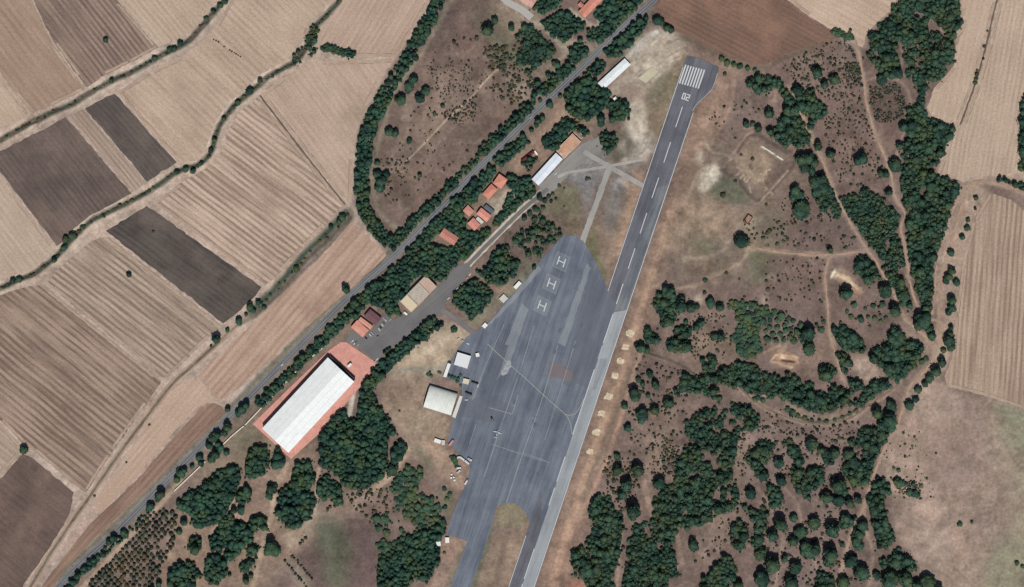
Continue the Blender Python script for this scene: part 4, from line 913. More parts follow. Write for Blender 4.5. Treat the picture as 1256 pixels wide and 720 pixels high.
def tile(q, c, c2):
    c, c2 = (tuple(v+(190-v)*.22+8 for v in k) for k in (c, c2))
    return roof_mat('tile_roof', c, A(q), 0.5, 0.06, 0.16, c2)

# the big terminal hall
q = [(401.5, 439), (436, 467), (354, 555), (322.5, 525)]
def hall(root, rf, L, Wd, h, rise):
    sl = rise/(Wd/2+.6)
    for s in (-1, 1):                                                  # long gutters / seams down each slope
        for fr in (0.33, 0.66):
            y = s*Wd/2*fr
            mb = MB(); z = h+rise-abs(y)*sl+.22
            mb.box(-L/2, L/2, y-.22, y+.22, z-.05, z+.12); mb.build('roof_seam', M['gutter'], rf)
    mb = MB(); mb.box(L/2-.05, L/2+.12, -6, 6, 0, 4.6); mb.build('sliding_door', M['dark_steel'], root)
    mb = MB(); mb.box(-L/2-3.8, -L/2-.7, -Wd/2+1, Wd/2-1, 0, 6.0); fr = mb.build('end_block', M['glass'], root)  # dark flat-topped box along the hall's north-east end
    mb = MB(); mb.box(-L/2-4.3, -L/2-.65, -Wd/2+.4, Wd/2-.4, 6.003, 6.3); mb.build('end_block_top', M['dark_steel'], fr)
pm('gutter', (222, 226, 224), var=.08)
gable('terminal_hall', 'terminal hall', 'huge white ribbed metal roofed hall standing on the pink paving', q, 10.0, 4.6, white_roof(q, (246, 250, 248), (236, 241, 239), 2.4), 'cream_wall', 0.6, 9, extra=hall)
# entrance canopy on the pink paving
(cx, cy, _) = W((429, 448))
root = empty('entrance_canopy', (cx, cy, 0), R(42), 'small white entrance canopy on the pink paving before the hall', 'canopy')
mb = MB(); mb.box(-3.4, 3.4, -1.8, 1.8, 4.3, 4.7); mb.build('roof', M['white_paint'], root)
for a in (-3, 3):
    for b in (-1.5, 1.5):
        mb = MB(); mb.tube([(a, b, 0), (a, b, 4.3)], 0.15, 8); mb.build('post', M['white_paint'], root)
# white sheds
q = [(733, 102.5), (740.6, 109.5), (774, 79.5), (765.6, 72)]
gable('storage_shed', 'shed', 'long white roofed shed beside the gravel yard near the runway end', q, 4.2, 0.9, white_roof(q), 'plaster', 0.4, 6)
q = [(652.5, 220), (660, 228), (691, 195), (681, 188)]
gable('storage_shed', 'shed', 'long bluish white roofed shed joined to the pale tiled block by the forecourt', q, 5.0, 1.0, white_roof(q, (232, 239, 246), (216, 225, 235)), 'plaster', 0.4, 6)
# flat roofed pale terracotta block
q = [(681, 185.5), (692.5, 194), (712.5, 174), (702, 164)]
def terr(root, rf, L, Wd, h):
    mb = MB(); mb.box(-L/2+1, -L/2+3.2, -2, 2, h+.14, h+1.3); mb.build('stair_hut', M['plaster'], rf)
    for k in range(3):
        mb = MB(); mb.box(1+k*4, 2.2+k*4, -3+k*1.5, -2+k*1.5, h+.14, h+.9); mb.build('roof_unit', M['concrete'], rf)
flat('offices', 'office block', 'flat pale terracotta roofed block at the top end of the forecourt', q, 4.8, plain_mat('terracotta_deck', (206, 168, 142), var=.1, c2=(192, 138, 112), sc2=.12), 'cream_wall', .4, 6, extra=terr)
q = [(703, 162), (707, 159), (716, 167), (713, 171)]
flat('annex', 'annex', 'low brown roofed annex at the end of the pale terracotta block', q, 3.2, plain_mat('brown_deck', (150, 116, 100), var=.15), 'plaster', .3, 2)
# terminal with sectioned beige roof
q = [(521, 339), (537, 350.5), (503.5, 384), (492, 369)]
def beige(root, rf, L, Wd, h):
    for x0, x1, key in ((-L/2+.6, -L*.24, 'deck_pink'), (-L*.22, L*.20, 'deck_grey'), (L*.24, L/2-.6, 'deck_beige')):
        mb = MB(); mb.box(x0, x1, -Wd/2+.7, Wd/2-.7, h+.145, h+.32); mb.build('roof_deck', M[key], rf)
    for x in (-L*.23, L*.22):
        mb = MB(); mb.box(x-.28, x+.28, -Wd/2+.6, Wd/2-.6, h+.145, h+.7); mb.build('roof_ridge', M['deck_ridge'], rf)
    for k in range(10):
        x = rng.uniform(-L*.18, L*.16); y = rng.uniform(-Wd*.3, Wd*.3)
        mb = MB(); mb.box(x-.6, x+.6, y-.5, y+.5, h+.325, h+1.0); mb.build('roof_unit', M['concrete'], rf)
    mb = MB(); s = -1
    mb.box(-L/2, L/2, -Wd/2-1.6, -Wd/2-.01, 3.0, 3.25); mb.build('canopy', M['white_paint'], root)
pm('deck_pink', (204, 176, 158), var=.1, c2=(190, 160, 142)); pm('deck_grey', (196, 184, 170), var=.14, sc=.8, c2=(178, 166, 152), sc2=.2)
pm('deck_beige', (218, 202, 172), var=.08); pm('deck_ridge', (150, 122, 100), var=.1)
flat('terminal', 'terminal building', 'beige flat roofed terminal with a sectioned roof facing the car park', q, 7.0, M['deck_grey'], 'cream_wall', .5, 6, extra=beige, pmat='cream_wall')
(cx, cy, _) = W((497.5, 384.5))
root = empty('gatehouse', (cx, cy, 0), R(-38), 'small white hut at the lower corner of the beige terminal', 'hut')
mb = MB(); mb.box(-2.6, 2.6, -1.2, 1.2, 0, 2.7); mb.build('wall', M['plaster'], root)
mb = MB(); mb.box(-2.9, 2.9, -1.5, 1.5, 2.703, 2.95); mb.build('roof', M['white_paint'], root)
# orange and maroon roofs
q = [(447, 387.5), (454, 379.5), (469, 390), (460, 399.5)]
gable('canteen', 'building', 'maroon ribbed roofed building joined to the orange roof by the car park', q, 5.0, .9, roof_mat('maroon_roof', (118, 82, 88), A(q)+90, 1.4, .05, .1, (108, 74, 80)), 'plaster', .4, 3)
q = [(430.5, 400.5), (438.5, 393.2), (453.5, 404.6), (444.5, 414)]
gable('canteen', 'building', 'orange tiled building between the maroon roof and the pink paving', q, 5.4, 1.0, tile(q, (218, 134, 110), (204, 118, 94)), 'cream_wall', .4, 3)
q = [(439, 392.6), (443, 389), (458, 400), (454.2, 404)]
gable('canteen', 'building', 'narrow orange tiled wing squeezed beside the maroon roof', q, 4.4, .5, tile(q, (216, 138, 114), (206, 128, 104)), 'cream_wall', .3, 3)
# villas
q = [(612.6, 213), (622.5, 220.6), (614.5, 232.5), (604.5, 224.5)]
gable('villa', 'villa', 'larger orange tiled villa, upper half of the linked pair among trees', q, 5.6, 1.9, tile(q, (222, 132, 102), (202, 110, 84)), 'cream_wall', .5, 3, hip=True)
q = [(602.5, 226), (610.5, 232), (599.5, 245), (591.2, 238)]
gable('villa', 'villa', 'orange tiled villa, lower half of the linked pair among trees', q, 4.4, 1.6, tile(q, (212, 118, 92), (196, 106, 80)), 'cream_wall', .5, 3, hip=True)
q = [(567.5, 258), (574, 252), (582, 258.5), (575.5, 266)]
gable('villa', 'villa', 'small square pink tiled house beside the belt of trees', q, 3.8, 1.2, tile(q, (208, 128, 110), (194, 112, 94)), 'cream_wall', .4, 2, hip=True)
q = [(584, 262), (590.5, 255.5), (603.5, 264.5), (596.5, 272.5)]
gable('villa', 'villa', 'bright orange tiled house with a slate grey lean to on its upper side', q, 4.8, 1.5, tile(q, (224, 132, 108), (208, 116, 92)), 'cream_wall', .4, 3)
q = [(592.5, 254.5), (597, 250.8), (606.5, 258.5), (604, 263)]
gable('lean_to', 'lean to', 'slate grey roofed lean to against the bright orange house', q, 3.4, .5, plain_mat('slate', (98, 106, 114), var=.12), 'plaster', .2, 2)
q = [(573.6, 274), (580.5, 267), (589, 275), (582.5, 284)]
gable('villa', 'villa', 'orange tiled house with a white terrace, lowest of the clustered villas', q, 4.4, 1.3, tile(q, (212, 124, 104), (198, 110, 88)), 'cream_wall', .4, 2)
q = [(583.5, 268.5), (586.5, 266), (593.5, 272), (590.5, 275)]
flat('terrace', 'terrace', 'white paved terrace between two orange tiled houses', q, 2.8, M['concrete'], 'white_paint', .4, 2)
q = [(537, 288), (546.5, 280.5), (563.5, 292.5), (556, 300.5)]
gable('villa', 'villa', 'brownish orange tiled long house half hidden under trees by the highway', q, 4.4, 1.5, tile(q, (190, 110, 90), (174, 96, 76)), 'cream_wall', .4, 3)
q = [(641, 199.5), (638.8, 196.8), (653.5, 184.8), (656, 187.5)]
gable('open_shed', 'shed', 'narrow dark maroon roofed shed in the small grove by the highway', q, 3.4, .4, roof_mat('dark_maroon', (98, 44, 46), A(q)+90, 1, .05, .1), 'plaster', .2, 3)
q = [(654.5, 186), (656.5, 184.6), (660, 189), (658, 190.5)]
flat('kiosk', 'kiosk', 'tiny white kiosk at the end of the dark maroon shed', q, 2.6, M['white_paint'], 'white_paint', .15, 1)
q = [(751.5, 121), (755, 118.5), (758, 122.5), (754.5, 124.5)]
gable('hut', 'hut', 'small white roofed hut on the edge of the grove below the white shed', q, 3.2, .6, M['white_paint'], 'plaster', .2, 1)
q = [(709, 16), (717.5, 21), (742, -3), (729, -6)]
gable('barracks', 'building', 'long orange tiled building at the top edge beside the highway', q, 5, 1.7, tile(q, (212, 124, 98), (196, 108, 84)), 'cream_wall', .5, 6)
q = [(708, 6), (712, 2.4), (719, 8), (715, 12)]
gable('barracks_annex', 'annex', 'small red tiled annex beside the long orange building at the top edge', q, 3.4, .9, tile(q, (196, 104, 88), (180, 92, 76)), 'cream_wall', .3, 1)
q = [(633, -2), (644, -10), (660, 1), (651, 9)]
gable('depot', 'building', 'pale pink roofed building cut by the top edge of the picture', q, 4.2, 1.2, tile(q, (208, 150, 132), (192, 134, 116)), 'cream_wall', .4, 3)
o = ribbon('driveway', [(606, -14), (622, 2), (640, 12), (652, 22)], 8.5, 0.075, plain_mat('pale_concrete', (180, 176, 170), var=.1), .1); tag(o, 'pale grey concrete driveway below the pink roofed building at the top', 'driveway', kind='structure')
# apron side buildings
q = [(561.5, 432), (578.3, 436.8), (572.6, 452), (556.5, 447)]
flat('workshop', 'workshop', 'square white flat roofed workshop on the edge of the apron', q, 4.6, plain_mat('white_membrane', (226, 228, 228), var=.04), 'white_paint', .3, 3)
q = [(549.3, 445), (553, 446.6), (547.3, 463), (543.6, 461.5)]
flat('container_office', 'container', 'long thin white container beside the square white workshop', q, 2.8, M['white_paint'], 'white_paint', .12, 4)
q = [(569, 464), (576.2, 465.6), (574, 471.5), (567, 469.6)]
flat('pump_house', 'hut', 'small cream flat roofed hut below the white workshop', q, 3.0, plain_mat('cream_deck', (216, 206, 178), var=.1), 'cream_wall', .3, 1)
# arched hangar
q = [(528, 472.5), (561.3, 482), (553.2, 510), (519, 498.5)]
(cx, cy), rz, L, Wd = rect(q); EXCL.append(q)
root = empty('arched_hangar', (cx, cy, 0), rz, 'pale grey barrel vaulted hangar facing the apron', 'hangar')
pm('white_membrane', (224, 228, 222), var=.06)
prof = [(Wd/2*math.cos(a), 2.4 + 7.2*math.sin(a)) for a in np.linspace(0, math.pi, 25)]
outer = [(Wd/2, 0)] + prof + [(-Wd/2, 0)]
inner = [(y*0.975, max(0, z-0.22)) for y, z in outer][::-1]
mb = MB(); mb.prism(outer+inner, -L/2, L/2); rf = mb.build('vault', roof_mat('vault_sheet', (226, 230, 222), math.degrees(rz), 3.2, .03, .08, (212, 216, 208)), root)
for sx, nm in ((-1, 'back_wall'), (1, 'front_wall')):
    mb = MB(); mb.prism([(y*.97, max(0, z-.25)) for y, z in outer], sx*(L/2-.9), sx*(L/2-.6)); w = mb.build(nm, M['plaster'], root)
mb = MB(); mb.box(L/2-.58, L/2-.4, -Wd*.36, Wd*.36, .0, 4.6); mb.build('hangar_door', M['white_paint'], root)
for k in range(9):
    x = -L/2+L*(k+.5)/9
    mb = MB(); pr = [(y*1.001, z+.02) for y, z in prof]
    mb.prism(pr+[(y*.99, z-.02) for y, z in prof][::-1], x-.12, x+.12); mb.build('vault_rib', M['white_membrane'], rf)
# huts on the apron's west edge
for q, lab, h in (([(531.5, 541.5), (534, 537.5), (541.5, 540), (540, 544.5)], 'white roofed hut on the dirt west of the pinkish fire engine', 2.8), ([(542, 540.5), (545.5, 539.5), (545.5, 545.5), (541.8, 545.5)], 'small cream hut between the white hut and the apron edge', 2.5),
               ([(629.5, 352), (636.5, 344.5), (640, 347.5), (633, 355)], 'white roofed cabin at the apron edge facing the middle helipad', 3.4), ([(612, 367), (617, 361), (624, 365.5), (617.5, 371)], 'cream white cabin between the two dark groves and the apron', 2.6),
               ([(590.5, 400.5), (594.5, 395.8), (599, 398.2), (595, 402.5)], 'little white hut where the link road meets the apron', 2.4), ([(546, 659), (551, 659), (551, 665.5), (546.5, 666)], 'white hut by the southern corner of the apron', 3.0),
               ([(535, 664.5), (540, 663), (541, 669), (536, 670)], 'bluish white hut tucked against the southern wood by the apron', 2.6), ([(583, 434), (587.5, 432), (588, 436.8), (584.5, 438.3)], 'small white hut right of the square white workshop', 2.6)):
    flat('hut', 'hut', lab, q, h, M['white_paint'] if 'cream' not in lab else M['concrete'], 'plaster', .12, 1)
# boundary wall along the highway side
def wall_run(label, pts, h=2.0, w=1.4, name='boundary_wall', mat='cream_wall'):
    root = empty(name, W(pts[0]), 0, label, 'wall')
    o0 = np.array(W(pts[0]))
    line = [np.array(W(p))-o0 for p in catmull(pts, 8)]
    vs, fs = [], []
    for i, p in enumerate(line):
        tt = line[min(i+1, len(line)-1)]-line[max(i-1, 0)]; tt /= np.linalg.norm(tt); n = np.array((-tt[1], tt[0], 0))*w/2
        for s, z in ((1, 0), (1, h), (-1, h), (-1, 0)): vs.append(tuple(p+n*s+np.array((0, 0, z))))
        if i:
            a, b = 4*i-4, 4*i
            fs += [(a+k, a+(k+1) % 4, b+(k+1) % 4, b+k) for k in range(4)]
    e = len(vs)-4; fs += [(3, 2, 1, 0), (e, e+1, e+2, e+3)]
    MB().add(vs, fs).build('wall_body', M[mat], root)
    cap = [(v[0], v[1], (h+.003) if k % 4 in (0, 3) else h+.16) for k, v in enumerate(vs)]
    MB().add(cap, fs).build('coping', M['cream_wall'], root)
wall_run('pale boundary wall running between the highway trees and the pink paving', [(301, 521), (340, 480), (372, 447), (392, 430), (404, 419)])
wall_run('lower end of the pale boundary wall beside the dirt yard and the tall wood', [(214, 602), (233, 584), (252, 566)])
wall_run('middle stretch of the pale boundary wall left of the hall', [(270, 549), (283, 536), (299, 522.5)])
wall_run('longer upper piece of the broken pale low wall inside the old earthwork compound', [(934.5, 179.5), (941, 183.6), (949, 188.8)], 1.0, 1.5, 'ruined_wall', 'plaster')
wall_run('shorter lower piece of the broken pale low wall inside the old earthwork compound', [(952.5, 191.2), (960, 196)], .8, 1.8, 'ruined_wall', 'plaster')
# roofless brick hut
(cx, cy), rz, L, Wd = rect([(912, 271), (918, 263), (923, 267), (917.5, 276)])
root = empty('ruined_hut', (cx, cy, 0), rz, 'roofless red brick hut alone on the pale slope', 'ruin')
mb = MB(); mb.box(-L/2, L/2, Wd/2-.5, Wd/2, 0, 3.2); mb.box(-L/2, L/2, -Wd/2, -Wd/2+.5, 0, 1.6); mb.box(-L/2, -L/2+.5, -Wd/2+.501, Wd/2-.501, 0, 2.2); mb.box(L/2-.5, L/2, -Wd/2+.501, Wd/2-.501, 0, 3.4)
pm('brick', (134, 88, 72), var=.2, sc=.6); mb.build('wall', M['brick'], root)
mb = MB(); mb.box(-L/2+.5, L/2-.5, -Wd/2+.5, Wd/2-.5, 0, .2); mb.build('floor_slab', plain_mat('rubble_floor', (158, 128, 112), var=.2), root)

# ------------------------------------------------------------------ vehicles
PAINT = {'white': (232, 232, 230), 'silver': (182, 186, 190), 'black': (30, 30, 34), 'grey': (104, 108, 114), 'red': (176, 70, 66), 'blue': (58, 78, 108), 'olive': (44, 46, 40), 'pink': (206, 136, 132)}
PM = {k: plain_mat('paint_'+k, v, var=.03, rough=.35) for k, v in PAINT.items()}
def wheels(root, xs, y, r, w):
    me = None
    for x in xs:
        for s in (-1, 1):
            if me is None:
                mb = MB(); mb.tube([(0, -w/2, 0), (0, w/2, 0)], r, 14); me = mb.mesh('wheel', .02); me.materials.append(M['rubber'])
                mh = MB(); mh.tube([(0, -w/2-.02, 0), (0, w/2+.02, 0)], r*.55, 10); mr = mh.mesh('rim'); mr.materials.append(PM['silver'])
            wo = link('wheel', me, None, root); wo.location = (x, s*y, r)
            link('rim', mr, None, wo)
def make_car(color, label):
    root = empty('parked_car', (0, 0, 0), 0, label, 'car', 'parked cars')
    low = [(-2.2, .35), (2.15, .35), (2.2, .7), (1.95, .86), (.95, .95), (-1.85, .98), (-2.2, .86)]
    mb = MB(); mb.prism(low, -.88, .88, 'y'); mb.build('body', PM[color], root, .07)
    cab = [(.95, .93), (.3, 1.42), (-1.2, 1.45), (-1.85, .96)]
    mb = MB(); mb.prism(cab, -.76, .76, 'y'); gl = mb.build('windows', M['glass'], root, .04)
    mb = MB(); mb.box(-1.2, .32, -.72, .72, 1.43, 1.50); mb.build('roof', PM[color], root, .03)
    wheels(root, (-1.35, 1.35), .82, .32, .2)
    for s in (-1, 1):
        mb = MB(); mb.box(2.14, 2.22, s*.62-.18, s*.62+.18, .62, .76); mb.build('headlight', M['white_paint'], root)
    return root
def make_truck(color, body, label, L=8.5, tank=False, cat='truck', name='parked_truck', wd=1.25, h=2.7):
    root = empty(name, (0, 0, 0), 0, label, cat)
    mb = MB(); mb.box(-L/2, L/2, -wd*.8, wd*.8, .5, .85); mb.build('chassis', M['dark_steel'], root)
    mb = MB(); mb.prism([(L/2-2.1, .853), (L/2, .853), (L/2, 1.7), (L/2-.4, h), (L/2-2.1, h)], -wd, wd, 'y'); cb = mb.build('cab', PM[color], root, .08)
    mb = MB(); mb.prism([(L/2-.36, 1.75), (L/2+.02, 1.72), (L/2-.36, h-.12)], -wd*.9, wd*.9, 'y'); mb.build('windscreen', M['glass'], cb)
    if tank:
        mb = MB(); mb.tube([(-L/2, 0, 1.95), (-L/2+.15, 0, 1.95), (L/2-2.4, 0, 1.95), (L/2-2.25, 0, 1.95)], [.8, 1.08, 1.08, .8], 16); mb.build('tank', PM[body], root)
    else:
        mb = MB(); mb.box(-L/2, L/2-2.25, -wd, wd, .853, h+.2); mb.build('cargo_box', PM[body], root, .06)
        mb = MB(); mb.box(-L/2+.4, L/2-2.7, -.3, .3, h+.203, h+.4); mb.build('roof_rack', PM['silver'], root)
    wheels(root, (-L/2+1.3, -L/2+2.5, L/2-1.2), wd*.85, .5, .3)
    return root
def place(root, p, ang, z=0.1):
    root.location = W(p, z); root.rotation_euler = (0, 0, R(ang)); return root
cars = {}
def car(color, p, ang, label, z=0.08):
    if color not in cars: cars[color] = make_car(color, label); o = cars[color]
    else: o = copy_tree(cars[color]); o['label'] = label
    return place(o, p, ang, z)
for c, p, a, lab in (
  ('white', (465.3, 404.2), 128, 'white car at the lower end of the row before the maroon roof'), ('black', (466.8, 401.6), 128, 'black car between two white cars before the maroon roof'),
  ('white', (469.2, 398.6), 128, 'white car in the middle of the row before the maroon roof'), ('grey', (470.6, 396.2), 128, 'grey car near the upper end of the row before the maroon roof'),
  ('white', (473.0, 392.8), 128, 'white car next to the tree at the upper end of the maroon roof row'), ('silver', (471.2, 391.2), 128, 'silver car closest to the corner of the maroon roof'), ('silver', (478.5, 392.3), 40, 'lone silver car under the tree edge right of the maroon roof row'),
  ('black', (449, 414.6), 132, 'black car parked alone before the orange roof'), ('white', (454.2, 411), 132, 'white car right of the black car before the orange roof'), ('silver', (456.5, 408.6), 132, 'silver car beside the wall of the narrow orange wing'),
  ('grey', (463.5, 412.3), 20, 'grey car standing out in the open car park'),
  ('white', (432.2, 418.4), 48, 'white car touching the pink paving edge, first of the corner group'), ('white', (434.8, 421.2), 48, 'white car in the middle of the group at the pink paving corner'), ('grey', (436.8, 419.6), 48, 'grey car behind the white cars at the pink paving corner'),
  ('silver', (438.8, 423.3), 48, 'silver car last of the group at the pink paving corner'), ('white', (462.6, 440.3), 48, 'white car at the right corner of the pink paving'), ('silver', (460.2, 443.0), 48, 'silver car just below the white one at the right corner of the pink paving'),
  ('white', (550, 366), 40, 'white car at the lower end of the row along the dark square grove'), ('white', (557, 358.5), 40, 'white car midway along the dark square grove'), ('silver', (560.6, 354), 40, 'silver car between two white cars along the dark square grove'), ('white', (567, 348.6), 40, 'white car at the corner of the dark square grove'), ('white', (576, 337), 55, 'white car where the service road joins the car park'), ('silver', (572.4, 341), 50, 'silver car by the junction of car park and service road'),
  ('white', (681.2, 213.2), 42, 'white car on the forecourt by the bluish white shed'), ('silver', (679.0, 211.6), 42, 'silver car beside the white one on the forecourt'),
  ('white', (622.5, 215.5), 42, 'white car at the upper end of the linked villas'), ('grey', (625.5, 218), 42, 'grey car at the corner of the linked villas'),
  ('white', (218.3, 574.6), 46, 'white car driving on the highway near the wall end'), ('white', (346, 447.5), 46, 'white car driving on the highway beside the pink paved yard'), ('silver', (651, 144), 44, 'silver car driving on the highway near the round grove'),
  ('white', (557.3, 444.5), 75, 'white car behind the square white workshop'), ('white', (573.8, 421.4), -35, 'white pickup on the grey yard above the white workshop'), ('silver', (567.6, 417.6), -30, 'silver car on the pale yard above the white workshop'), ('white', (562.4, 415.6), 20, 'white car beside the star shaped bush'),
  ('white', (586.3, 473), 80, 'white van like car beside the dark tanker nearest the workshop'), ('white', (571.8, 490.5), 0, 'white car beside the dark tanker nearest the arched hangar')):
    car(c, p, a, lab, 0.1)
t1 = make_truck('olive', 'olive', 'dark olive tanker truck parked by the small cream hut', 10.5, True); place(t1, (582.5, 469.5), -18)
t2 = copy_tree(t1); t2['label'] = 'dark olive tanker truck parked before the arched hangar strip'; place(t2, (574.8, 482.5), -22)
place(make_truck('olive', 'olive', 'short dark van standing alone on the open apron near the small aeroplane', 6.2, False, 'van', 'parked_van'), (603.5, 514), 110)
place(make_truck('pink', 'pink', 'pale red fire engine at the apron edge beside the white huts', 10.5, False, 'fire engine', 'fire_engine', 1.5, 3.0), (553.5, 543), 52)
place(make_truck('pink', 'white', 'white and red truck at the lower left edge of the apron', 8.5, False), (572, 591), 60)
for p, a, lab, L, c in (((567, 562.5), -38, 'white lorry in the middle of the vehicle cluster by the apron edge', 8, 'white'), ((572.8, 567), -40, 'white lorry at the lower right of the vehicle cluster by the apron edge', 8.5, 'white'), ((576.3, 563.5), -32, 'pale broad lorry nearest the runway in the vehicle cluster', 7, 'silver'), ((563, 574), 5, 'pale lorry at the lower side of the vehicle cluster', 6.5, 'white'), ((562.5, 578.5), 40, 'grey lorry below the vehicle cluster', 6.5, 'silver'), ((562, 561), 20, 'small white lorry at the upper left of the vehicle cluster', 5.5, 'white')):
    place(make_truck('white', c, lab, L), p, a)
for k, (p, a) in enumerate((((554, 582), 30), ((556.5, 585.5), -20), ((553.4, 586), 80), ((557.5, 589), 10))):
    root = empty('supply_crate', W(p, 0.0), R(a), 'pale crate in the loose heap left of the white and red truck', 'crate', 'pale crates heaped by the apron edge')
    mb = MB(); mb.box(-1.3, 1.3, -1, 1, .15, 1.7); mb.build('box', M['concrete'], root, .05)
    mb = MB(); mb.box(-1.35, 1.35, -1.05, 1.05, 1.703, 1.82); mb.build('lid', M['white_paint'], root, .03)
    mb = MB(); mb.box(-1.2, -1, -1, 1, 0, .15); mb.box(1, 1.2, -1, 1, 0, .15); mb.build('skid', M['timber'], root)
# small aeroplane
root = empty('light_aeroplane', W((609.6, 531.5), 0.1), R(71.5), 'small pale grey propeller aeroplane standing alone on the apron', 'aeroplane')
PMg = plain_mat('aero_skin', (196, 202, 206), var=.04, rough=.4)
mb = MB(); mb.tube([(5.6, 0, 1.5), (5.3, 0, 1.5), (4.2, 0, 1.55), (2, 0, 1.7), (-1, 0, 1.7), (-6.5, 0, 1.9), (-7.2, 0, 1.95)], [.15, .5, .62, .78, .72, .28, .12], 14); mb.build('fuselage', PMg, root)
def wing(name, xr, xt, y, cr, ct, z, th):
    mb = MB()
    for s in (-1, 1):
        mb.add([(xr+cr/2, 0, z-th), (xr-cr/2, 0, z-th), (xt-ct/2, s*y, z), (xt+ct/2, s*y, z), (xr+cr/2, 0, z+th), (xr-cr/2, 0, z+th), (xt-ct/2, s*y, z+th), (xt+ct/2, s*y, z+th)],
               [(0, 1, 2, 3), (4, 5, 6, 7), (0, 1, 5, 4), (1, 2, 6, 5), (2, 3, 7, 6), (3, 0, 4, 7)])
    return mb.build(name, PMg, root)
wing('wing', 1.8, 1.5, 6.0, 2.1, 1.2, 1.4, .12); wing('tailplane', -6.3, -6.5, 2.4, 1.3, .8, 1.95, .06)
mb = MB(); mb.prism([(-5.6, 2.0), (-7.2, 2.0), (-7.5, 3.6), (-6.7, 3.6)], -.07, .07, 'y'); mb.build('fin', PMg, root)
mb = MB(); mb.tube([(3.0, 0, 2.2), (2.2, 0, 2.5), (.6, 0, 2.55), (-.6, 0, 2.25)], [.25, .5, .5, .25], 10); mb.build('canopy', M['glass'], root)
mb = MB(); mb.box(5.55, 5.65, -1.1, 1.1, 1.42, 1.58); mb.build('propeller', M['dark_steel'], root)
for p in ((3.6, 0), (.8, 1.6), (.8, -1.6)):
    mb = MB(); mb.tube([(p[0], p[1], .3), (p[0], p[1], 1.4)], .07, 6); lg = mb.build('landing_leg', M['dark_steel'], root)
    mb = MB(); mb.tube([(p[0], p[1]-.1, .3), (p[0], p[1]+.1, .3)], .3, 12); mb.build('tyre', M['rubber'], lg)
# ------------------------------------------------------------------ trees and bushes
def ico(sub):
    bm = bmesh.new(); bmesh.ops.create_icosphere(bm, subdivisions=sub, radius=1.0)
    v = np.array([x.co[:] for x in bm.verts]); f = np.array([[q.index for q in p.verts] for p in bm.faces]); bm.free()
    return v, f
ICO1, ICO2 = ico(1), ico(2)
def lump(v, rg, amp, k=7):
    d = rg.normal(size=(k, 3)); d /= np.linalg.norm(d, axis=1, keepdims=True)
    a = rg.uniform(-amp, amp, k)
    return v*(1 + (np.exp((v@d.T-1)*4)*a).sum(1))[:, None]
def crown_arrays(seed, blobs, base, leaves, flat=0.8, spread=0.48, leaf=0.13):
    """crown of unit radius standing on z = 0: overlapping leaf masses, loose leaf sprays round them"""
    rg = np.random.default_rng(seed); V = []; F = []; n = 0
    cs = []
    for b in range(blobs):
        if b == 0: c = np.array((0, 0, .95)); r = .72
        else:
            a = 2*math.pi*(b/(blobs-1)) + rg.normal(0, .35); d = spread*rg.uniform(.75, 1.15)
            c = np.array((d*math.cos(a), d*math.sin(a), rg.uniform(.6, .95))); r = rg.uniform(.42, .56)
        v = lump(base[0], rg, .22)*np.array((r, r, r*flat))*rg.uniform(.92, 1.08, (len(base[0]), 1)) + c
        V.append(v); F.append(base[1]+n); n += len(v); cs.append((c, r))
    for k in range(leaves):
        c, r = cs[rg.integers(len(cs))]
        d = rg.normal(size=3); d[2] = abs(d[2])*.8-.15; d /= np.linalg.norm(d)
        p = c + d*np.array((r, r, r*flat))*rg.uniform(.95, 1.28)
        u = rg.normal(size=3); u /= np.linalg.norm(u); w_ = np.cross(u, rg.normal(size=3)); w_ /= np.linalg.norm(w_)
        s = leaf*rg.uniform(.5, 1.1)
        V.append(np.array([p-u*s, p+w_*s*.7, p+u*s, p-w_*s*.7])); F.append(np.array([[0, 1, 2], [0, 2, 3]])+n); n += 4
    return np.vstack(V), np.vstack(F)
def np_mesh(name, V, F, mat, smooth=False):
    me = bpy.data.meshes.new(name)
    me.vertices.add(len(V)); me.vertices.foreach_set('co', np.ascontiguousarray(V, np.float32).ravel())
    me.loops.add(F.size); me.loops.foreach_set('vertex_index', np.ascontiguousarray(F, np.int32).ravel())
    me.polygons.add(len(F)); me.polygons.foreach_set('loop_start', (np.arange(len(F))*3).astype(np.int32))
    me.update(calc_edges=True)
    me.materials.append(mat); return me
def trunk_mesh(name):
    mb = MB(); mb.tube([(0, 0, 0), (.01, 0, .3), (.0, .02, .75)], [.07, .05, .04], 8)
    for k in range(4):
        a = k*1.6; mb.tube([(0, .01, .45+.05*k), (.22*math.cos(a), .22*math.sin(a), .72), (.40*math.cos(a), .40*math.sin(a), .9)], [.035, .025, .012], 6)
    me = mb.mesh(name); me.materials.append(M['bark']); return me

# kind: (object name, category, leaf material, height factor, templates for single trees, templates for the mass)
KIND = {}
def kind(key, name, cat, mat, hf, blobs, leaves, masskw, seeds=5, trunk=True, **kw):
    T = [crown_arrays(100+hash_(key)*31+s, blobs, ICO2, leaves, **kw) for s in range(seeds)]
    Q = [crown_arrays(500+hash_(key)*31+s, masskw[0], ICO1 if masskw[2] == 1 else ICO2, masskw[1], **kw) for s in range(seeds)]
    KIND[key] = dict(name=name, cat=cat, mat=M[mat], hf=hf, T=[np_mesh('crown', v, f, M[mat]) for v, f in T], Q=Q, trunk=trunk_mesh('trunk') if trunk else None, pts=[])
def hash_(k): return sum(ord(c) for c in k) % 97
kind('wood', 'woodland_tree', 'woodland tree', 'oak_leaf', 1.25, 7, 120, (5, 80, 1), leaf=.17)
kind('grove', 'grove_tree', 'grove tree', 'grove_leaf', 1.35, 6, 110, (5, 44, 1), spread=.45)
kind('road', 'roadside_tree', 'roadside tree', 'grove_leaf', 1.35, 6, 100, (5, 40, 1), spread=.45)
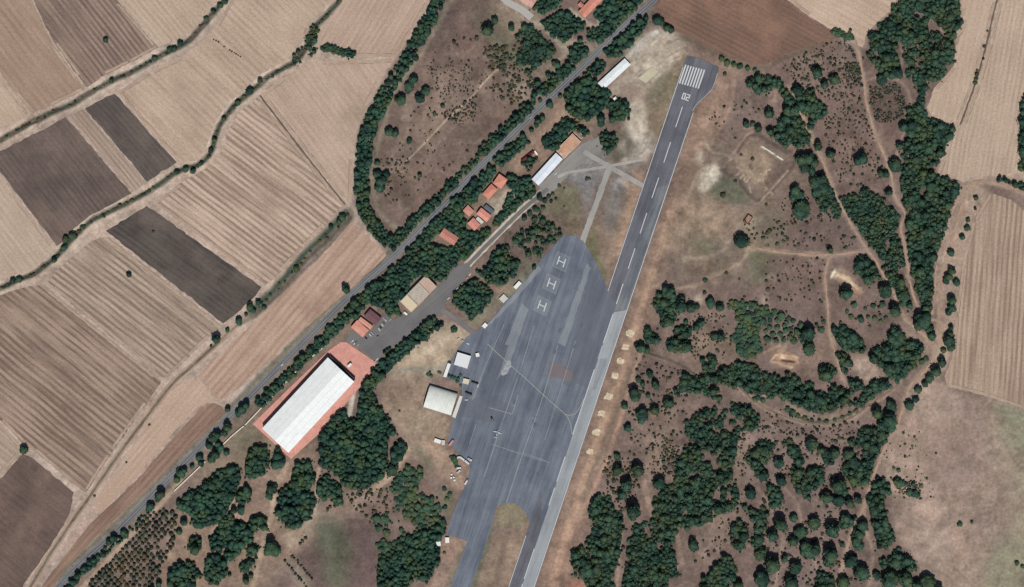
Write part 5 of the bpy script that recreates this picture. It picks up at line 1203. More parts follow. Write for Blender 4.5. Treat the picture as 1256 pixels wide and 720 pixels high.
kind('thick', 'thicket_bush', 'thicket bush', 'green_leaf', .8, 6, 80, (5, 30, 1))
kind('orch', 'orchard_tree', 'orchard tree', 'shrub_leaf', 1.0, 5, 50, (4, 20, 1))
kind('dot', 'scrub_bush', 'scrub bush', 'shrub_leaf', .85, 4, 40, (3, 14, 1), trunk=False)
kind('ditch', 'ditch_bush', 'ditch bush', 'shrub_leaf', .9, 5, 50, (4, 20, 1), trunk=False)

TAKEN = []
def poly_area(p): return 0.5*abs(sum(p[i][0]*p[(i+1) % len(p)][1]-p[(i+1) % len(p)][0]*p[i][1] for i in range(len(p))))
def inside1(x, y, pts):
    m = False; n = len(pts)
    for i in range(n):
        x0, y0 = pts[i]; x1, y1 = pts[(i+1) % n]
        if (y0 > y) != (y1 > y) and x < (x1-x0)*(y-y0)/(y1-y0)+x0: m = not m
    return m
SURF = [RP, AP, [(558, 327), (573, 322), (578, 329), (567, 346), (549, 368), (543, 379), (538, 386), (520, 398), (497, 414), (470, 434), (464, 446), (442, 428), (424, 417), (446, 414), (469, 388), (482, 392), (497, 386), (510, 380), (537, 352)],
        [(402, 431), (418, 419.5), (425, 420), (463, 446), (442, 474), (402, 522), (357, 563), (310, 520), (321, 509), (360, 471)]]
ROADL = catmull(ROAD, 6); SERVL = catmull(SERV, 6)
LINES = [(ROADL, 4.6), (SERVL, 5.0)] + [(catmull(l, 6), w_/2+.6) for l, w_ in PATHS.values()]
LINES = [(np.array(l), w_) for l, w_ in LINES]
def seg_near(x, y, L, lim):
    a = L[:-1]; b = L[1:]; d = b-a
    t = np.clip(((x-a[:, 0])*d[:, 0]+(y-a[:, 1])*d[:, 1])/((d**2).sum(1)+1e-9), 0, 1)
    return np.min(np.hypot(x-a[:, 0]-t*d[:, 0], y-a[:, 1]-t*d[:, 1])) < lim
def blocked(x, y, r):
    for q in SURF:
        if inside1(x, y, q): return True
    for q in EXCL:
        cx = sum(p[0] for p in q)/4; cy = sum(p[1] for p in q)/4
        if abs(x-cx) > 80 or abs(y-cy) > 80: continue
        g = [(cx+(p[0]-cx)*1.06+np.sign(p[0]-cx)*r*.45, cy+(p[1]-cy)*1.06+np.sign(p[1]-cy)*r*.45) for p in q]
        if inside1(x, y, g): return True
    for L, w_ in LINES:
        if seg_near(x, y, L, w_+r*.35): return True
    return False
GRID = {}
def clash(x, y, d):
    c = 8.0; i, j = int(x//c), int(y//c)
    for a in range(i-1, i+2):
        for b in range(j-1, j+2):
            for (px, py, pd) in GRID.get((a, b), ()):
                if (px-x)**2+(py-y)**2 < (0.5*(d+pd))**2: return True
    return False
def put(key, x, y, r, label, group, d, prio=0):
    KIND[key]['pts'].append((x, y, r, label, group, prio))
    GRID.setdefault((int(x//8), int(y//8)), []).append((x, y, d))
def fill(key, pts, sp, rr, look, where, dens=1.0, shrink=.55, prio=0, free=False):
    """plant a wood: trees at least sp apart inside the outline, crowns rr wide"""
    if key in ("wood", "grove", "road"): sp = sp*.80; rr = (rr[0]*.74, rr[1]*.92)
    xs = [p[0] for p in pts]; ys = [p[1] for p in pts]
    n = int(poly_area(pts)/(sp*sp)*22*max(dens, .5))+40
    lab = (look+' '+where); grp = key_group(key)+' '+where
    got = 0
    for _ in range(n):
        x = random.uniform(min(xs), max(xs)); y = random.uniform(min(ys), max(ys))
        r = rr[0]+(rr[1]-rr[0])*random.random()**1.4
        if not inside1(x, y, pts): continue
        if key == 'dot' and FN2[int((y-GY0)/GS), int((x-GX0)/GS)]*.6+FN[int((y-GY0)/GS), int((x-GX0)/GS)]*.5 < .33+.26*random.random(): continue
        if not all(inside1(x+r*shrink*math.cos(a), y+r*shrink*math.sin(a), pts) for a in (0, 1.05, 2.1, 3.14, 4.2, 5.25)): continue
        if key == 'wood' and FN[int((y-GY0)/GS), int((x-GX0)/GS)] < .36 + .1*random.random(): continue
        d = sp*r/((rr[0]+rr[1])/2)
        if clash(x, y, d) or blocked(x, y, r): continue
        put(key, x, y, r, lab, grp, d, prio); got += 1
        if dens < 1 and got > dens*poly_area(pts)/(sp*sp): break
def key_group(k): return {'wood': 'trees', 'grove': 'trees', 'road': 'trees', 'thick': 'bushes', 'orch': 'saplings', 'dot': 'bushes', 'ditch': 'bushes'}[k]
def belt(key, line, width, sp, rr, look, where, **k):
    k.setdefault('shrink', .15); sp = sp*.9
    L = catmull(line, 10); a = offset_line(L, width/2); b = offset_line(L, -width/2)
    fill(key, a+b[::-1], sp, rr, look, where, **k)
def one(key, x, y, r, label, prio=5, group=None):
    put(key, x, y, r, label, group, r*1.6, prio)
def few(key, pts, look, where, prio=2):
    for x, y, r in pts: put(key, x, y, r, look+' '+where, key_group(key)+' '+where, r*1.4, prio)

# --- single trees one can point at
one('wood', 130, 49.5, 3.0, 'lone dark bush in the brown ploughed top left field')
one('wood', 158.5, 337, 3.0, 'lone dark round bush in the striped grey tan field')
one('dot', 188, 283.5, 1.7, 'single small bush in the long dark purple field')
one('road', 424.5, 355, 4.8, 'round dark tree between the pinkish stubble strip and the highway')
one('wood', 29.5, 552, 4.6, 'dark tree at the corner of the dark rough bottom left field')
one('wood', 908.5, 297, 8.2, 'big lone dark tree below the roofless brick hut')
one('wood', 982, 258, 9.5, 'large round tree alone on the brown scrub east of the brick hut')
one('road', 279.5, 502, 3.2, 'small tree at the rounded end of the brown ploughed wedge')
one('wood', 598, 38, 7.0, 'green round tree on the grassy patch at the top of the dry triangle')
one('wood', 607, 25.5, 4.0, 'small round tree just above the green patch at the top of the dry triangle')
one('wood', 627, 34, 3.8, 'small round tree between the green patch and the dense planted grove at the top')
one('wood', 557, 52, 2.2, 'tiny lone tree on the dark soil of the dry triangle')
one('dot', 585, 47, 2.8, 'small dark bush left of the green patch in the dry triangle')
one('thick', 557, 404.5, 3.6, 'star shaped dark bush on the pale yard above the white workshop')
one('wood', 1037, 360, 6.2, 'round dark tree below the sandy digging by the slanting path')
one('wood', 1018, 307, 3.6, 'small round tree beside the straight dirt path')
one('wood', 1097, 382, 6.5, 'round tree where the slanting path meets the winding track')
one('wood', 992, 429, 7.0, 'round dark tree right of the orange sandy digging')
one('wood', 991, 409, 8.0, 'round dark tree above the orange sandy digging')
one('wood', 1130, 394, 8.8, 'round tree just left of the track junction')
one('wood', 1085, 358, 7.2, 'large round tree right of the sandy digging')
for x, y, r, l in ((1002, 90, 5.8, 'largest of the three lone trees on the upper dotted scrub'), (1023, 98, 5.6, 'right one of the three lone trees on the upper dotted scrub'), (1011, 105, 4.6, 'lowest and smallest of the three lone trees on the upper dotted scrub')): one('wood', x, y, r, l)
one('wood', 1081, 99, 5.6, 'round tree beside the light path under the north eastern wood')
one('wood', 482, 577, 6.4, 'tree standing off the tip of the southern grove', 2)
few('wood', [(782, 577, 7.5), (808, 593, 6.3), (757, 577, 5.5), (787, 510, 6.5), (820, 495, 6), (803, 503, 5), (768, 596, 6.5), (763, 607, 6), (777, 627, 8.5), (766, 498, 4), (770, 525, 4), (757, 560, 3.6)], 'dark round tree', 'scattered on the open brown ground east of the lower runway')
few('wood', [(492, 123, 6), (515, 121, 5), (522, 112, 4.6), (502, 107, 5), (508, 98, 5), (500, 112, 3), (477, 162, 4.6), (485, 164, 4.2), (502, 173, 3.2), (463, 200, 3.2), (515, 215, 2.6), (533, 140, 2.2), (543, 130, 2.4)], 'dark round tree', 'standing free inside the dry triangle')
few('wood', [(463, 214, 5), (468, 222, 6), (466, 231, 5), (474, 215, 4)], 'dark tree', 'in the small clump in the lower corner of the dry triangle')
few('wood', [(943, 140, 5.4), (1003, 180, 5), (1018, 190, 5), (1057, 195, 6.5), (1051, 198, 5), (1080, 213, 4), (1086, 214, 4), (915, 153, 3.6), (923, 152, 3), (930, 158, 4), (1097, 204, 7), (1103, 180, 4.5), (1108, 156, 5), (1090, 236, 4)], 'dark round tree', 'standing apart on the eastern scrub between the woods')
few('wood', [(982, 196, 6), (991, 195, 6.5), (998, 200, 5.5), (986, 206, 6), (995, 210, 5)], 'dark tree', 'in the small cluster left of the slanting path')
few('wood', [(1000, 225, 6.5), (1006, 221, 6.5), (1010, 230, 6.5), (1002, 234, 6), (975, 234, 6), (981, 240, 5), (972, 243, 4)], 'dark tree', 'in the small clumps above the large lone round tree')
few('wood', [(847, 378, 5), (871, 372, 5.4), (883, 377, 4.4), (859, 397, 4.2), (854, 402, 4), (877, 413, 4.8), (884, 413, 4.6), (865, 344, 2.6), (855, 376, 3), (841, 395, 2.8)], 'dark round bushy tree', 'dotted below the pale bank right of the runway')
few('wood', [(786, 427, 6), (782, 424, 3.6), (793, 430, 4), (797, 459, 4.2), (783, 466, 3), (804, 473, 4.4), (788, 471, 3), (777, 481, 6), (779, 488, 5), (795, 485, 3)], 'dark bush like tree', 'near the orange strip east of the mid runway')
# --- east woods
WL = 'dark green bushy tree'
def wood(pts, where, sp=6.0, rr=(3.6, 6.2), key='wood', look=WL, **k): fill(key, pts, sp, rr, look, where, **k)
NE = 'in the north eastern wood between the pale fields'
wood([(1103, -30), (1180, -30), (1175, 0), (1182, 30), (1170, 50), (1160, 44), (1145, 26), (1128, 14), (1108, 18), (1092, 22)], NE)
wood([(1090, 20), (1108, 18), (1124, 16), (1138, 26), (1140, 44), (1130, 52), (1116, 58), (1104, 62), (1100, 78), (1107, 92), (1105, 97), (1092, 97), (1074, 84), (1058, 73), (1066, 62), (1065, 44), (1077, 30)], NE, 6.4)
wood([(1145, 34), (1158, 46), (1170, 52), (1170, 75), (1154, 100), (1140, 100), (1132, 88), (1118, 80), (1108, 78), (1108, 66), (1124, 58)], NE, 6.6)
wood([(1108, 92), (1118, 80), (1130, 88), (1138, 104), (1133, 127), (1137, 143), (1163, 152), (1173, 157), (1160, 180), (1146, 210), (1152, 216), (1177, 224), (1175, 248), (1166, 270), (1158, 295), (1148, 327), (1144, 362), (1143, 383), (1133, 383), (1122, 360), (1117, 330), (1113, 303), (1109, 278), (1114, 263), (1104, 247), (1107, 238), (1104, 222), (1106, 190), (1112, 165), (1112, 133), (1126, 124), (1122, 104)], 'in the long eastern wood beside the wide dirt road', 6.0)
wood([(993, 230), (1017, 230), (1032, 242), (1063, 230), (1088, 246), (1104, 264), (1101, 282), (1108, 307), (1110, 327), (1097, 333), (1087, 327), (1073, 307), (1063, 297), (1047, 273), (1034, 258), (1028, 270), (1016, 266), (998, 248)], 'in the dense triangular wood between two slanting paths', 4.2, (2.4, 3.8))
wood([(1073, 315), (1090, 325), (1105, 341), (1116, 365), (1121, 380), (1112, 384), (1095, 363), (1080, 337)], 'in the narrow strip of wood along the slanting path')
wood([(1047, 327), (1057, 316), (1076, 326), (1082, 347), (1068, 351), (1053, 341)], 'in the clump right of the sandy digging')
wood([(915, 110), (917, 97), (930, 92), (948, 96), (973, 108), (1000, 110), (1000, 122), (1017, 132), (1010, 147), (997, 153), (1000, 168), (987, 180), (960, 181), (938, 163), (955, 150), (962, 124), (950, 110), (935, 116)], 'in the wood between the compound and the dotted scrub', 6.0)
wood([(1018, 402), (1037, 400), (1048, 409), (1064, 423), (1060, 432), (1037, 432), (1026, 423)], 'in the oval clump below the dirt path crossing')
wood([(1025, 434), (1037, 432), (1046, 447), (1038, 461), (1028, 450)], 'in the short clump under the oval one')
wood([(1066, 433), (1074, 427), (1086, 424), (1090, 403), (1103, 406), (1108, 420), (1122, 417), (1134, 427), (1124, 443), (1106, 462), (1096, 468), (1087, 460), (1080, 450), (1069, 447)], 'in the rounded clumps left of the winding lane', 6.6, (4.5, 7))
wood([(1000, 455), (1014, 447), (1028, 456), (1023, 469), (1006, 467)], 'in the clump in the middle of the southern woods')
wood([(934, 457), (947, 458), (965, 456), (980, 463), (990, 461), (999, 470), (996, 481), (1014, 483), (1023, 469), (1032, 478), (1043, 481), (1039, 462), (1054, 467), (1064, 476), (1068, 467), (1083, 465), (1091, 470), (1079, 483), (1064, 494), (1050, 499), (1028, 497), (1021, 507), (1004, 505), (989, 503), (974, 497), (963, 490), (943, 488), (936, 478)], 'in the band of wood above the curved earth track', 6.0)
few('thick', [(966, 502, 3), (972, 506, 3.2), (979, 510, 2.6), (987, 513, 2.6), (996, 515, 2.4), (1005, 516, 2.4), (1014, 517, 2.4), (1024, 515, 2.2), (1033, 512, 2.4), (1042, 508, 2.4), (1050, 504, 2.2), (1058, 499, 2.4), (930, 488, 3), (936, 491, 3), (926, 490, 3), (1092, 474, 2.4), (1100, 468, 2.6), (1108, 462, 2.6), (1122, 450, 3), (1130, 444, 3.4), (1136, 440, 3)], 'low green bush', 'lining the curved earth track')
wood([(799, 359), (812, 359), (819, 349), (825, 352), (828, 368), (839, 361), (842, 372), (832, 385), (825, 400), (812, 400), (808, 384), (799, 372)], 'in the dark clump nearest the light runway end', 6.2, (4.5, 7))
wood([(788, 408), (797, 402), (808, 417), (805, 424), (797, 428)], 'in the pair of small clumps by the mid runway', 5)
wood([(827, 403), (837, 401), (849, 405), (843, 417), (830, 413)], 'in the pair of small clumps by the mid runway', 5)
wood([(817, 417), (830, 414), (845, 421), (849, 428), (834, 433), (819, 429)], 'in the pair of small clumps by the mid runway', 5)
fill('thick', [(888, 372), (900, 367), (914, 368), (934, 375), (950, 386), (950, 397), (934, 398), (928, 412), (936, 424), (934, 430), (926, 440), (912, 442), (902, 427), (894, 413), (902, 403), (903, 388)], 5.0, (2.6, 4.6), 'lighter green bushy tree', 'in the loose thicket above the central wood')
fill('thick', [(930, 372), (948, 378), (990, 400), (985, 425), (960, 422), (940, 425), (936, 400)], 7, (2.6, 4.8), 'lighter green bushy tree', 'in the loose thicket above the central wood', dens=.8)
fill('thick', [(1000, 395), (1016, 390), (1010, 410), (1000, 405)], 7, (2, 3.4), 'lighter green bushy tree', 'in the loose thicket above the central wood')
fill('thick', [(1035, 372), (1085, 368), (1094, 392), (1070, 402), (1050, 398), (1038, 390)], 9, (2, 4), 'small green bush', 'scattered between the slanting path and the oval clump', dens=.7)
wood([(858, 441), (869, 435), (880, 441), (876, 456), (862, 457)], 'in the small clump at the tip of the central wood', 6)
CW = 'in the broad central wood east of the runway'
wood([(879, 455), (902, 444), (926, 446), (934, 457), (936, 486), (908, 480), (895, 474), (877, 472), (854, 477), (836, 470), (838, 457), (862, 463)], CW, 5.0, (3, 5.4))
wood([(820, 484), (836, 470), (880, 473), (884, 487), (917, 498), (934, 510), (927, 527), (907, 530), (903, 547), (900, 590), (877, 600), (873, 637), (850, 652), (833, 658), (827, 680), (833, 706), (820, 712), (817, 730), (760, 730), (767, 687), (770, 660), (780, 643), (800, 637), (803, 610), (827, 590), (833, 560), (843, 543), (838, 520), (850, 507), (860, 505), (874, 500), (862, 486), (840, 482), (828, 490)], CW, 4.9, (2.8, 5.2))
wood([(877, 600), (902, 594), (908, 600), (904, 622), (880, 632), (873, 622)], CW, 6.2)
wood([(700, 680), (717, 668), (727, 647), (720, 627), (730, 604), (750, 612), (754, 628), (770, 640), (763, 657), (757, 693), (753, 730), (720, 730), (718, 712), (703, 710)], 'in the ragged wood in front of the runway\'s southern stretch', 6.0)
wood([(913, 563), (927, 543), (940, 540), (950, 546), (947, 560), (935, 575), (940, 588), (928, 583)], 'in the small clump right of the central wood', 6.4)
wood([(893, 647), (907, 637), (918, 652), (913, 677), (898, 673)], 'in the dark clump on the bare slope of the south east', 6.2)
wood([(858, 710), (870, 700), (887, 680), (898, 683), (903, 703), (897, 728), (860, 728)], 'in the clump at the bottom edge right of the central wood', 6.2)
wood([(908, 617), (920, 619), (932, 630), (942, 645), (936, 655), (938, 682), (932, 688), (920, 665), (926, 645)], 'in the crooked clump of the southern scattered wood', 6.2)
SW_ = 'in the scattered wood left of the winding lane'
for pts in ([(930, 538), (951, 546), (946, 561), (933, 573), (926, 560)], [(958, 536), (973, 539), (983, 556), (990, 572), (980, 573), (966, 557)], [(1003, 548), (1016, 550), (1030, 555), (1018, 573), (1007, 564)],
            [(968, 571), (990, 576), (1007, 570), (1010, 587), (1009, 597), (997, 604), (993, 617), (980, 607), (971, 590)], [(940, 597), (950, 596), (963, 610), (956, 623), (942, 621)], [(928, 624), (940, 620), (945, 640), (938, 654), (928, 645)],
            [(1027, 637), (1040, 630), (1051, 635), (1047, 644), (1033, 648), (1028, 645)], [(1045, 649), (1057, 653), (1058, 671), (1047, 681)], [(1033, 570), (1034, 583), (1046, 598), (1063, 592), (1070, 572), (1062, 560), (1055, 568), (1044, 562)],
            [(1000, 703), (1012, 700), (1024, 712), (1022, 728), (998, 728)]):
    wood(pts, SW_, 6.2, (3.8, 6.6))
few('wood', [(955, 568, 6), (958, 590, 5.4), (935, 583, 6), (995, 545, 7), (1028, 596, 7.5), (1035, 603, 4.5), (1013, 610, 6), (1028, 614, 6.4), (1041, 617, 5), (1052, 613, 4), (1020, 650, 8), (998, 642, 7), (973, 635, 5), (982, 653, 6.5), (973, 663, 5.4), (957, 643, 8), (947, 657, 6), (990, 675, 8.5), (998, 674, 7.5), (1018, 681, 9), (1016, 689, 6), (947, 693, 8), (975, 697, 7.5), (962, 685, 4), (970, 716, 8), (934, 711, 8.5), (932, 680, 6), (1043, 688, 7), (1033, 668, 3), (1057, 702, 8.6), (1034, 714, 7), (1040, 558, 6), (1058, 644, 6), (920, 606, 6), (933, 707, 5), (850, 669, 6), (1045, 566, 5), (905, 718, 6), (1075, 507, 6.4), (1090, 515, 8), (1093, 498, 5.4), (1115, 497, 5), (1123, 490, 4), (1013, 460, 7)], 'dark round crowned tree', 'standing free in the scattered wood of the south east')
wood([(1057, 525), (1077, 521), (1083, 512), (1094, 514), (1097, 522), (1086, 543), (1076, 560), (1068, 575), (1060, 560), (1050, 550), (1040, 543)], 'in the wood on the left bank of the winding lane', 6.2)
wood([(1076, 583), (1090, 589), (1093, 603), (1084, 613), (1087, 633), (1091, 643), (1098, 657), (1087, 677), (1074, 671), (1070, 642), (1064, 620), (1066, 600)], 'in the wood on the right bank of the winding lane', 6.2)
wood([(1076, 688), (1090, 680), (1104, 669), (1117, 682), (1128, 700), (1117, 700), (1098, 694), (1080, 697)], 'at the pasture\'s lower left edge', 6.4)
few('wood', [(1090, 711, 9), (1110, 711, 8), (1137, 714, 8), (1124, 718, 6), (1148, 722, 7), (1075, 706, 5), (1098, 690, 6)], 'round dark tree', 'along the bottom edge by the pasture')
few('thick', [(1101, 592, 5), (1106, 594, 4.6), (1116, 604, 4), (1122, 606, 4.4), (1126, 608, 3), (1102, 577, 2.4), (1112, 594, 2.4), (1120, 594, 2.6), (1096, 574, 2), (1130, 596, 2.4), (1177, 643, 3), (1192, 640, 2), (1110, 560, 1.6), (1119, 547, 1.4), (1148, 556, 1.4), (1137, 587, 1.6), (1247, 691, 2.6), (1254, 695, 2.6), (1108, 531, 1.6), (1122, 536, 1.5), (1110, 545, 1.6)], 'low dark bush', 'dotted on the big south eastern pasture')
few('wood', [(1163, 340, 4.6), (1167, 333, 4), (1173, 347, 4), (1160, 345, 3.4), (1167, 368, 5), (1167, 378, 5), (1163, 384, 3.4), (1165, 410, 4), (1163, 419, 6), (1166, 426, 5), (1166, 310, 4), (1186, 280, 3.6), (1180, 291, 3), (1187, 270, 2.6), (1197, 243, 2.6), (1196, 256, 1.8), (1155, 445, 5), (1147, 456, 5.4), (1140, 464, 5), (1134, 471, 4), (1126, 478, 4), (1142, 412, 5), (1140, 404, 4), (1166, 402, 3), (1157, 430, 3)], 'dark bush like tree', 'between the wide dirt road and the big striped field')
belt('wood', [(1224, 222), (1236, 226), (1252, 231), (1275, 236)], 9, 5, (2.8, 4.6), 'dark green tree', 'along the edge of the top right field by the road')
wood([(1256, 110), (1290, 105), (1290, 215), (1262, 215), (1250, 208), (1249, 170), (1251, 130)], 'cut by the right edge beside the top right field', 6)
few('dot', [(1198, 91, 2.8), (1197, 97, 2.8), (1199, 87, 2), (1196, 102, 2.4), (1207, 57, 2), (1206, 72, 1.6), (1211, 38, 1.6)], 'small dark bush', 'on the thin boundary between the top right fields')
belt('thick', [(1022, 39), (1032, 41), (1046, 48)], 6, 3.6, (2.2, 3.6), 'green bush', 'in the short hedge at the corner of the corn coloured field')
# --- dots of scrub
def dots(pts, n, rr, where, key='dot', look='tiny dark bush'):
    q = 2.4
    fill(key, pts, q, rr, look, where, dens=1.9*n*q*q/poly_area(pts), shrink=0)
dots([(958, 82), (985, 66), (1030, 48), (1050, 60), (1058, 90), (1062, 130), (1076, 175), (1086, 215), (1060, 230), (1030, 225), (1014, 180), (1012, 150), (1030, 130), (1000, 112), (975, 104)], 190, (.9, 2.1), 'on the dotted scrub slope of the north east')
dots([(1066, 104), (1080, 108), (1098, 100), (1110, 116), (1110, 140), (1096, 150), (1076, 150), (1068, 128)], 85, (1.0, 2.2), 'on the darker dotted scrub right of the pale dirt track')
dots([(1040, 80), (1056, 76), (1060, 96), (1048, 102), (1034, 92)], 22, (1.2, 2.6), 'on the dotted scrub slope of the north east')
dots([(520, 75), (560, 70), (600, 95), (570, 120), (540, 120)], 45, (.8, 1.5), 'dotted over the dry triangle')
dots([(540, 140), (585, 118), (590, 140), (560, 155)], 34, (1.0, 2.0), 'dotted over the dry triangle')
dots([(465, 195), (500, 190), (505, 240), (480, 250), (462, 235)], 26, (1.0, 2.0), 'dotted over the dry triangle')
dots([(540, 20), (600, 60), (640, 110), (560, 200), (500, 250), (480, 200), (520, 90)], 60, (.8, 1.7), 'dotted over the dry triangle')
dots([(600, 80), (650, 84), (664, 104), (630, 130), (604, 112)], 40, (1.2, 2.6), 'under the grove at the top of the dry triangle')
dots([(590, 55), (635, 55), (636, 90), (604, 82)], 24, (1.4, 3.0), 'under the grove at the top of the dry triangle')
dots([(960, 240), (1000, 250), (1050, 290), (1050, 305), (960, 302), (940, 270)], 34, (1.0, 2.2), 'on the brown scrub north of the straight dirt path')
dots([(935, 320), (1012, 316), (1012, 372), (935, 372)], 34, (.9, 2.0), 'on the brown scrub south of the straight dirt path')
dots([(905, 270), (970, 270), (970, 300), (930, 302)], 14, (1, 2.2), 'near the brick hut')
dots([(850, 385), (890, 385), (905, 440), (850, 440), (830, 420)], 46, (.9, 1.9), 'on the tan clearing above the central wood')
dots([(780, 430), (850, 460), (840, 500), (850, 540), (820, 600), (770, 560), (770, 480)], 85, (.9, 2.2), 'on the open brown ground east of the lower runway')
dots([(740, 560), (775, 560), (790, 600), (770, 640), (740, 620)], 46, (1.0, 2.4), 'on the open brown ground east of the lower runway')
dots([(812, 535), (835, 540), (830, 580), (812, 585)], 24, (1.2, 2.4), 'beside the central wood')
dots([(930, 520), (1060, 525), (1060, 722), (930, 722)], 150, (.9, 2.3), 'between the trees of the scattered south eastern wood')
dots([(905, 530), (930, 540), (925, 640), (850, 700), (860, 660), (900, 620)], 34, (.9, 2.2), 'on the bare slope of the south east')
dots([(940, 500), (1060, 520), (1050, 540), (930, 530)], 30, (1.0, 2.2), 'below the curved earth track')
dots([(1080, 520), (1130, 530), (1150, 610), (1100, 620), (1085, 570)], 22, (.7, 1.4), 'on the big south eastern pasture')
dots([(1090, 585), (1128, 592), (1130, 612), (1106, 606)], 34, (.9, 1.8), 'on the big south eastern pasture')
dots([(860, 150), (900, 110), (935, 130), (930, 165), (900, 175)], 14, (.9, 1.8), 'on the slope above the old compound')
dots([(1110, 20), (1165, 60), (1150, 95), (1112, 95)], 40, (1.0, 2.4), 'in the gaps of the north eastern wood')
few('dot', [(909, 190, 1.8), (923, 195, 2.2), (902, 222, 2.4), (887, 239, 3), (940, 251, 1.8), (944, 283, 2.6), (953, 299, 2.4), (961, 296, 1.8), (886, 240, 2.4), (907, 342, 1.4), (942, 355, 2.6), (891, 335, 2.2), (864, 359, 2.4), (891, 80, 2.6), (889, 91, 2.6), (720, 219, 2.4), (723, 219, 1.6), (692, 253, 1.4), (686, 228, 2.2), (692, 231, 1.4)], 'small dark bush', 'standing alone on open grass beside the runway')
# --- west: hedges, belts, groves
HC = 'in the long curved belt left of the dry triangle'
belt('road', [(543, -6), (535, 8), (523, 30), (509, 56)], 14, 5.2, (3, 4.8), 'dark green tree', HC)
belt('road', [(509, 56), (492, 84), (476, 110)], 15, 6.4, (2.8, 4.6), 'dark green tree', HC)
belt('road', [(476, 110), (463, 135), (452, 160), (446, 187), (444, 213), (444, 240)], 17, 5.0, (3, 4.8), 'dark green tree', HC)
belt('road', [(444, 240), (448, 260), (461, 280), (478, 299)], 15, 5.2, (3, 4.6), 'dark green tree', HC)
few('wood', [(525, 40, 4), (518, 52, 3.6), (533, 26, 3.4), (510, 72, 3.6)], 'dark tree', 'between the curved belt and the track beside it')
NWB = 'in the belt on the field side of the highway'
belt('road', [(477, 306), (500, 284), (524, 260), (548, 236), (576, 208), (602, 182), (628, 157), (652, 133)], 15, 5.0, (3, 4.8), 'dark green tree', NWB)
belt('road', [(588, 190), (614, 164), (640, 138), (660, 118)], 12, 6.5, (2.6, 4.4), 'dark green tree', NWB)
belt('road', [(664, 118), (684, 98), (702, 82)], 15, 5.0, (3, 4.6), 'dark green tree', 'in the short belt below the planted grove at the top')
few('road', [(683, 80, 4.6), (680, 78, 3.4), (660, 102, 4), (672, 92, 3.4), (655, 84, 3), (647, 88, 3)], 'dark tree', 'between the short belt and the round leafed grove')
PG = 'in the dense planted grove with straight rows at the top'
fill('grove', [(664, 26), (690, 12), (704, 20), (720, 29), (715, 38), (692, 52), (677, 46)], 4.4, (3, 4.0), 'dark green tree', PG)
fill('grove', [(652, 10), (662, -20), (692, -20), (690, 2), (682, 12), (664, 19)], 4.6, (3, 4.2), 'dark green tree', 'in the small planted grove at the top edge')
fill('wood', [(633, 46), (642, 31), (652, 33), (667, 48), (682, 60), (677, 71), (661, 82), (640, 80), (628, 78), (638, 62)], 5.4, (3.4, 5.4), 'dark green tree', 'in the irregular grove left of the planted one')
fill('grove', [(698, 60), (712, 46), (722, 62), (714, 76), (698, 78)], 5, (3.2, 5), 'dark green tree', 'in the small grove between the planted grove and the highway')
fill('grove', [(718, 38), (735, 30), (760, 14), (780, -6), (797, -6), (766, 26), (738, 56), (722, 50)], 5, (3.2, 5), 'dark green tree', 'in the tree belt right of the orange building at the top')
fill('grove', [(724, 22), (738, 6), (748, -8), (784, -10), (764, 14), (742, 28), (730, 24)], 5.4, (3.2, 5), 'dark green tree', 'in the tree belt right of the orange building at the top')
fill('grove', [(734, 64), (752, 46), (782, 16), (797, 20), (792, 36), (775, 54), (762, 68), (746, 71)], 5, (3.2, 5), 'dark green tree', 'in the belt between the highway and the gravel yard')
few('grove', [(806, 26, 5), (811, 28, 4.4), (818, 35, 4), (823, 37, 4)], 'dark tree', 'at the edge of the reddish field above the gravel yard')
few('thick', [(885, 72, 3), (892, 77, 3.4), (900, 80, 3.4), (908, 82, 3.4), (917, 84, 3), (926, 86, 2.6)], 'low green bush', 'in the hedge under the reddish field')
fill('grove', [(691, 118), (700, 104), (722, 93), (740, 104), (750, 116), (744, 130), (734, 142), (715, 149), (697, 139)], 5.2, (3.6, 5.6), 'dark green tree', 'in the big round grove below the long white shed')
fill('grove', [(713, 93), (728, 76), (742, 70), (744, 80), (735, 95), (722, 98)], 5.2, (3.2, 4.8), 'dark green tree', 'between the highway and the long white shed')
fill('grove', [(744, 127), (757, 120), (768, 124), (774, 136), (764, 149), (748, 150)], 5.0, (3.4, 5.2), 'dark green tree', 'in the compact round grove right of the little white hut')
few('grove', [(737, 146, 5), (737, 152, 4.4), (674, 128, 4), (676, 130, 3), (687, 118, 2.4), (700, 84, 3)], 'dark tree', 'standing alone beside the round groves')
fill('grove', [(735, 162), (745, 160), (757, 167), (758, 178), (748, 188), (738, 182)], 5, (3, 4.6), 'dark green tree', 'on the oval lawn by the old crossing')
fill('grove', [(664, 172), (676, 160), (692, 144), (708, 150), (724, 163), (717, 170), (700, 160), (684, 184), (668, 184)], 5, (3.4, 5), 'dark green tree', 'in the grove behind the pale terracotta roof')
fill('grove', [(640, 200), (652, 190), (660, 196), (652, 207), (643, 206)], 4.6, (2.6, 3.8), 'dark green tree', 'in the small grove around the maroon shed')
belt('road', [(610, 200), (628, 184), (646, 170)], 13, 5, (3, 4.6), 'dark green tree', 'in the belt on the airfield side of the highway')
few('road', [(660, 149, 4), (665, 145, 3.6), (658, 154, 3), (652, 160, 2.6)], 'dark tree', 'on the airfield side of the highway above the belt')
ASB = 'in the belt on the airfield side of the highway'
belt('road', [(606, 206), (584, 228), (560, 252), (538, 275), (516, 298), (500, 314)], 14, 4.8, (3, 4.8), 'dark green tree', ASB)
fill('road', [(582, 226), (602, 208), (610, 210), (601, 222), (588, 240), (584, 250), (566, 250)], 5, (3, 4.8), 'dark green tree', 'around the orange roofed villas')
